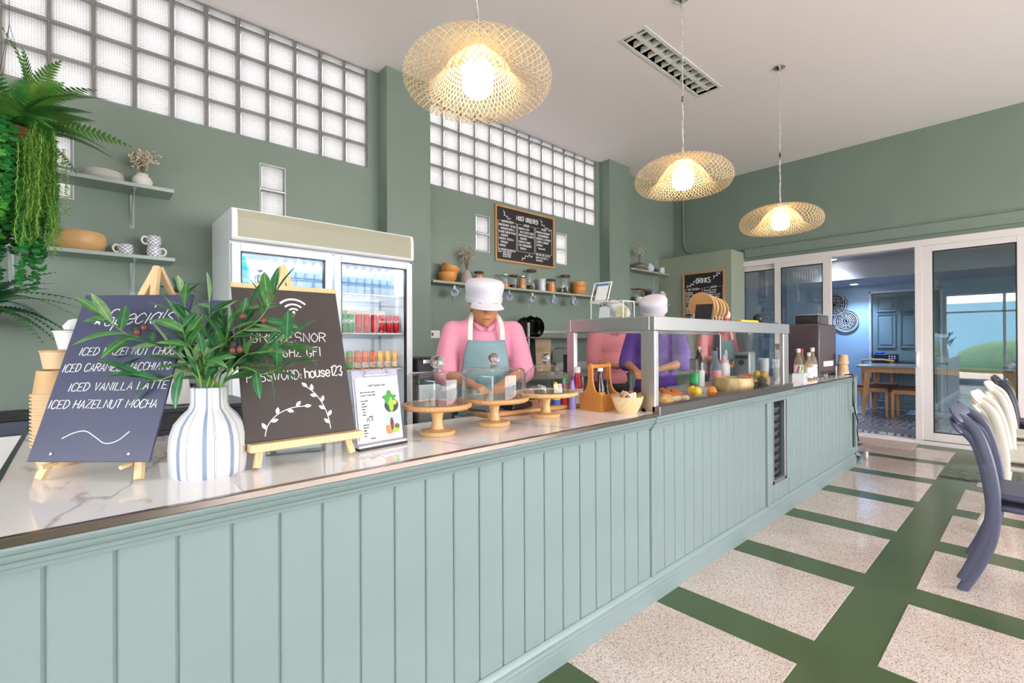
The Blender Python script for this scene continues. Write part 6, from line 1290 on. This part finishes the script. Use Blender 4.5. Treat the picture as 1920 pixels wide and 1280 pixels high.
    g = MB()
    for s in (-1, 1): blob(g, (.09*s, .04, .035), .040, (.095*s, -.15, .032), .036); 
    for s in (-1, 1):
        g = MB(); blob(g, (.09*s, .04, .043), .042, (.095*s, -.15, .037), .036); g.build('shoe', M_black, t)
    if apron:
        def rad(z): 
            k = max(0, 1-((z-1.08)/.55)**2); return .178, (.118+.022*k)
        m = MB(); rows = []
        for i in range(15):
            z = .58+(1.272-.58)*i/14; w = 1.05 if z < 1.02 else 1.05-.42*((z-1.02)/.25)**.8 if z < 1.272 else .6
            rx, ry = rad(z); row = []
            for j in range(17):
                a = -w+2*w*j/16; wv_ = 1+.010*math.sin(9*a+z*7)+.006*math.sin(23*a+z*31); row.append((rx*wv_*math.sin(a), -ry*wv_*math.cos(a)-.012, z-.012*math.cos(a*2)*(i == 14)))
            rows.append(row)
        for r0, r1 in zip(rows, rows[1:]):
            for j in range(16): m.quad(r0[j], r0[j+1], r1[j+1], r1[j])
        o = m.build('apron', M_apr, t, smooth=60); sm = o.modifiers.new('thick', 'SOLIDIFY'); sm.thickness = .003
        top = rows[-1]
        for s, p in ((-1, top[1]), (1, top[-2])):
            MB().tube(spline([p, (p[0]*.98, -.125, 1.33), (p[0]*.88, -.085, 1.385), (.060*s, -.02, 1.422), (.04*s, .05, 1.43), (0, .075, 1.425)], 22), .0135, 8, flat=.28, up=(0, 1, 0)).build('neck_strap', M_strap, t)
            MB().tube([(s*.165, -.07, 1.03), (s*.20, .0, 1.03), (s*.14, .12, 1.03), (0, .145, 1.03)], .011, 6, flat=.4).build('waist_tie', M_strap, t)
    if cap:
        HC = HM @ Matrix.Translation((0, .018, .052)) @ Matrix.Rotation(.10, 4, 'X')
        k = MB(); prof = [(.099, -.022), (.103, .0), (.106, .03), (.112, .055), (.112, .078), (.098, .097), (.06, .106), (0, .108)]
        k.lathe([(r, z) for r, z in prof], 36, M=HC @ Matrix.Diagonal((.98, 1.08, 1, 1))); o = k.build('cap', M_cap, t, smooth=70)
        v = MB(); rows = []
        for i in range(6):
            f = i/5; row = []
            for j in range(15):
                a = -1.0+2.0*j/14; R_ = .101+f*.080*math.cos(a*1.45); row.append(tuple(HC @ Vector((.98*R_*math.sin(a), -1.08*R_*math.cos(a), -.012-.022*f-.016*f*(1-math.cos(a))*1.2))))
            rows.append(row)
        for r0, r1 in zip(rows, rows[1:]):
            for j in range(14): v.quad(r0[j], r0[j+1], r1[j+1], r1[j])
        o2 = v.build('visor', M_cap, o, smooth=70); sm = o2.modifiers.new('thick', 'SOLIDIFY'); sm.thickness = .004
        MB().lathe([(.1035, -.022), (.106, -.02), (.108, .006), (.1045, .008)], 36, M=HC @ Matrix.Diagonal((.98, 1.08, 1, 1))).build('cap_band', M_cap, o)
    return t
person('worker in pink shirt, blue-grey apron and white cap looking down', (1.735, 2.16, 0), -.55, M_pinks, True, .16, .10)
person('worker in rose shirt seen through the side pane of the display case', (3.72, 2.72, 0), -.35, M_rose, False, .60, .3)
person('worker in purple shirt and white cap turned towards the sink', (3.48, 2.10, 0), -1.25, M_purp, False, .35, 0)
person('bare-headed worker in rose shirt and apron behind the wooden plates', (5.42, 2.46, 0), -.75, M_rose, True, .35, 0, cap=False, hair_long=True)
# ---------------------------------------------------------------- hanging plants
M_fern = [mat('fern_green_a', (104, 158, 70), .55, var=.2, vscale=20), mat('fern_green_b', (70, 134, 62), .55, var=.2, vscale=20), mat('fern_green_c', (140, 180, 80), .55, var=.2, vscale=20), mat('fern_dark', (44, 104, 72), .55, var=.2, vscale=20)]
def frond_mesh(L, W, droop, material, name='frond'):
    m = MB(); n = 22; pts = [(L*t, 0, L*(.35*t-droop*t*t)) for t in [k/n for k in range(n+1)]]
    m.tube(pts, [.0022-.0016*k/n for k in range(n+1)], 4)
    for k in range(2, n+1):
        t = k/n; w = W*math.sin(PI*min(1, .12+t*.86))**.8; p = Vector(pts[k]); d = (Vector(pts[k])-Vector(pts[k-1])).normalized()
        for s in (-1, 1):
            q = Vector((d.x*.35, s, d.z*.35-.12)).normalized(); b = L/n*.55; e1 = p+q*w*.5; tip = p+q*w
            m.quad(p-d*b*.8, e1-d*b*.8, tip, e1+d*b*.8, p+d*b*.8)
    return m.mesh(name, material, smooth=0)
FR = [frond_mesh(.36, .080, .35, M_fern[0]), frond_mesh(.34, .085, .55, M_fern[1]), frond_mesh(.28, .09, .30, M_fern[2]), frond_mesh(.40, .07, .7, M_fern[0])]
FD = [frond_mesh(.42, .06, 1.0, M_fern[3]), frond_mesh(.38, .055, .8, M_fern[3]), frond_mesh(.40, .055, 1.3, M_fern[1])]
M_vine = [mat('vine_deep', (52, 132, 62), .5, var=.25, vscale=14), mat('vine_mid', (92, 164, 66), .5, var=.25, vscale=14), mat('vine_light', (138, 186, 84), .55, var=.2, vscale=14)]
def vine_mesh(L, material, seed, rl=.0155, feather=False):
    r = random.Random(seed); m = MB(); n = int(L/(.011 if feather else .014)); pts = []
    x = y = 0
    for k in range(n+1): x += r.uniform(-.0035, .0035); y += r.uniform(-.0035, .0035); pts.append((x, y, -L*k/n))
    m.tube(pts, .0012, 3)
    for k in range(n+1):
        for j in range(4 if feather else 3):
            a = r.uniform(0, 2*PI); d = Vector((math.cos(a), math.sin(a), r.uniform(-.7, .2))).normalized(); c = Vector(pts[k])
            if feather:
                l = r.uniform(.018, .034); s = d.cross(Vector((0, 0, 1))).normalized()*.0026; m.quad(c-s, c+s, c+d*l+Vector((0, 0, -.006)))
            else:
                q = c+d*r.uniform(.012, .022); s = d.cross(Vector((0, 0, 1))).normalized(); u = (d*.5+Vector((0, 0, .6))).normalized(); w = rl*r.uniform(.7, 1.15)
                m.quad(*[tuple(q+s*w*math.cos(b)+u*w*.9*math.sin(b)) for b in [2*PI*i/6 for i in range(6)]])
    return m.mesh('vine', material, smooth=0)
VN = [vine_mesh(.62, M_vine[0], 1), vine_mesh(.50, M_vine[1], 2), vine_mesh(.72, M_vine[0], 3), vine_mesh(.42, M_vine[1], 4)]; VF = [vine_mesh(.62, M_vine[2], 5, feather=True), vine_mesh(.55, M_vine[2], 6, feather=True)]
rp_ = random.Random(21)
t = thing('hanging_plant', 'lush hanging basket of fern fronds and long trailing vines', 'plant', (-.26, 3.58, 2.36))
MB().lathe([(0, -.11), (.07, -.11), (.11, -.05), (.125, .0), (.118, .0), (.1, -.05), (.06, -.1), (0, -.1)], 24).build('basket', mat('coir_basket', (150, 104, 76), .9, bump=.8, bscale=60), t)
for k in range(3):
    a = 2*PI*k/3; MB().tube([(.12*math.cos(a), .12*math.sin(a), 0), (0, 0, .55)], .0015, 4).build('hanger_wire', M_dark, t)
MB().tube([(0, 0, .55), (0, 0, CZ-2.36)], .0015, 4).build('hanger_wire', M_dark, t)
for k in range(48):
    a = rp_.uniform(0, 2*PI); el = rp_.uniform(-.1, 1.15); o = place('frond', FR[rp_.randrange(4)], t); orient(o, (.04*math.cos(a), .04*math.sin(a), .01), (math.cos(a)*math.cos(el), math.sin(a)*math.cos(el), math.sin(el)), rp_.uniform(-.5, .5), rp_.uniform(.7, 1.15))
for (dx, dz) in ((.30, .12), (.34, .02), (.32, -.06), (.28, .22), (.12, .40), (.03, .42), (.20, .30)):
    o = place('frond', FR[(0, 1, 3)[rp_.randrange(3)]], t); orient(o, (.03, -.02, .03), tuple(rv*dx+uv*dz), rp_.uniform(-.4, .4), 1.1)
for k in range(84):
    a = rp_.uniform(0, 2*PI); r = rp_.uniform(.04, .17); o = place('vine', VN[rp_.randrange(4)], t, (r*math.cos(a), r*math.sin(a), rp_.uniform(-.10, .10)), (rp_.uniform(-.08, .08), rp_.uniform(-.08, .08), rp_.uniform(0, 6))); o.scale = (1.1, 1.1, rp_.uniform(.55, 1.1))
for k in range(46):
    p = rv*rp_.uniform(.135, .24)+wv*rp_.uniform(-.1, .05); o = place('vine', VF[rp_.randrange(2)], t, (p.x, p.y, rp_.uniform(-.12, .02)), (rp_.uniform(-.07, .07), rp_.uniform(-.07, .07), rp_.uniform(0, 6))); o.scale = (1, 1, rp_.uniform(.5, 1.0))
t = thing('fern', 'dark drooping fern on the wall below the trailing basket', 'plant', (-.40, 4.00, 1.44)); MB().lathe([(0, -.10), (.05, -.10), (.075, 0), (.068, 0), (.045, -.09), (0, -.09)], 18).build('pot', MATS['coir_basket'], t); MB().box(-.03, .03, .07, .198, -.06, -.03).build('wall_bracket', M_shelf, t, smooth=0)
for k in range(26):
    a = rp_.uniform(0, 2*PI); el = rp_.uniform(0, 1.1); o = place('frond', FD[rp_.randrange(3)], t); d = Vector((math.cos(a)*math.cos(el), -abs(math.sin(a))*math.cos(el)*.9, math.sin(el))); orient(o, (0, 0, .0), d, rp_.uniform(-.3, .3), rp_.uniform(.7, 1.1))
t = thing('fern', 'small fern on the wall beside the fridge', 'plant', (.50, 3.98, 1.60)); MB().lathe([(0, -.08), (.035, -.08), (.055, 0), (.05, 0), (.03, -.07), (0, -.07)], 16).build('pot', MATS['coir_basket'], t); MB().box(-.02, .02, .05, .238, -.05, -.03).build('wall_bracket', M_shelf, t, smooth=0)
for k in range(14):
    a = rp_.uniform(0, 2*PI); el = rp_.uniform(.1, 1.2); o = place('frond', FD[rp_.randrange(3)], t); d = Vector((math.cos(a)*math.cos(el), -abs(math.sin(a))*math.cos(el)*.6, math.sin(el))); orient(o, (0, 0, 0), d, rp_.uniform(-.3, .3), rp_.uniform(.3, .42))
# ---------------------------------------------------------------- stacked cafe chairs
def chair(col, name='cafe_chair'):
    m_ = mat('chair_%d_%d_%d' % col, col, .42)
    t = thing(name, 'x', 'chair', (0, 0, 0))
    prof = spline([(.270, .0), (.215, .13), (.168, .28), (.156, .42), (.166, .54), (.188, .66), (.222, .755), (.285, .815)], 28)
    for s in (0, 1):
        x = .0 if s == 0 else .40; sg = 1 if s == 0 else -1
        m = MB(); n = len(prof)
        for k in range(n-1):
            pass
        path = [(x+sg*(.0 if v < .6 else .02*((v-.6)/.2)**2), u, v) for u, v in prof]
        rad = [.017+.011*math.sin(PI*min(1, k/(n-1)*.9+.1)) for k in range(n)]
        m.tube(path, [.019+.010*math.sin(PI*min(1, k/(n-1)*.9+.1)) for k in range(n)], 10, flat=.42, up=(1, 0, 0)); m.build('side_frame', m_, t, smooth=60)
    # crest rail: flat curved blade sweeping round the top of the back
    MB().tube(spline([(-.004, .262, .785), (.004, .285, .815), (.05, .292, .832), (.2, .272, .838), (.35, .292, .832), (.396, .285, .815), (.404, .262, .785)], 24), [.016, .024, .030]+[.033]*19+[.030, .024, .016], 10, flat=.34, up=(0, 0, 1)).build('crest_rail', m_, t, smooth=60)
    MB().box(.012, .388, -.26, .165, .425, .455).build('seat', m_, t, bevel=.014)
    for x in (.035, .365): MB().tube([(x, -.235, .43), (x, -.25, .25), (x, -.275, 0)], [.024, .021, .016], 8).build('front_leg', m_, t)
    return t
BL, WH, DK = (84, 84, 106), (210, 202, 190), (56, 50, 64)
for col, x, lab in ((BL, 3.275, 'blue-grey plastic cafe chair nearest the camera'), (WH, 4.33, 'cream plastic cafe chair behind the blue-grey pair'), (WH, 5.45, 'far cream plastic cafe chair beside the dark pair'), (DK, 6.30, 'dark plastic cafe chair nearest the sliding doors')):
    a = chair(col); a.location = (x, 0, 0); a['label'] = lab+', lower of its stack'; a['group'] = 'stacked cafe chairs'
    b = dup(a, (x, .0, .055), 0, lab+', upper of its stack')
# ---------------------------------------------------------------- greenery outside the side shop front
M_hedge = mat('hedge_green', (70, 104, 58), .8, var=.4, vscale=9, bump=1.0, bscale=14)
for k, (x, y, sx, sy, sz_, lab) in enumerate(((-8.2, .6, .9, 1.5, .75, 'clipped green hedge outside the side windows, by the door'), (-8.6, 3.6, 1.0, 1.3, .9, 'tall green hedge outside the side windows'), (-8.0, -2.6, .9, 1.4, .7, 'low hedge outside the side windows, street end'))):
    m = MB(); m.ball((0, 0, sz_*.8), 1, 24, 14, (sx, sy, sz_)); o = m.build('hedge', M_hedge, loc=(x, y, -.10)); tag(o, lab, 'hedge')
    MB().box(-sx, sx, -sy, sy, 0, .25).build('planter', M_cream2, o, smooth=0)
o = MB().box(-14.2, -14, -12, 14, -.1, 2.9).build('garden_wall', mat('teal_garden_wall', (96, 140, 160), .7), smooth=0); tag(o, 'blue-grey garden wall across the yard', 'wall')
o = MB().box(-6.6, -5.0, -.2, .0, -.1, .0).build('kerb', M_cream2, smooth=0); tag(o, 'low pale kerb outside the side windows', 'kerb')
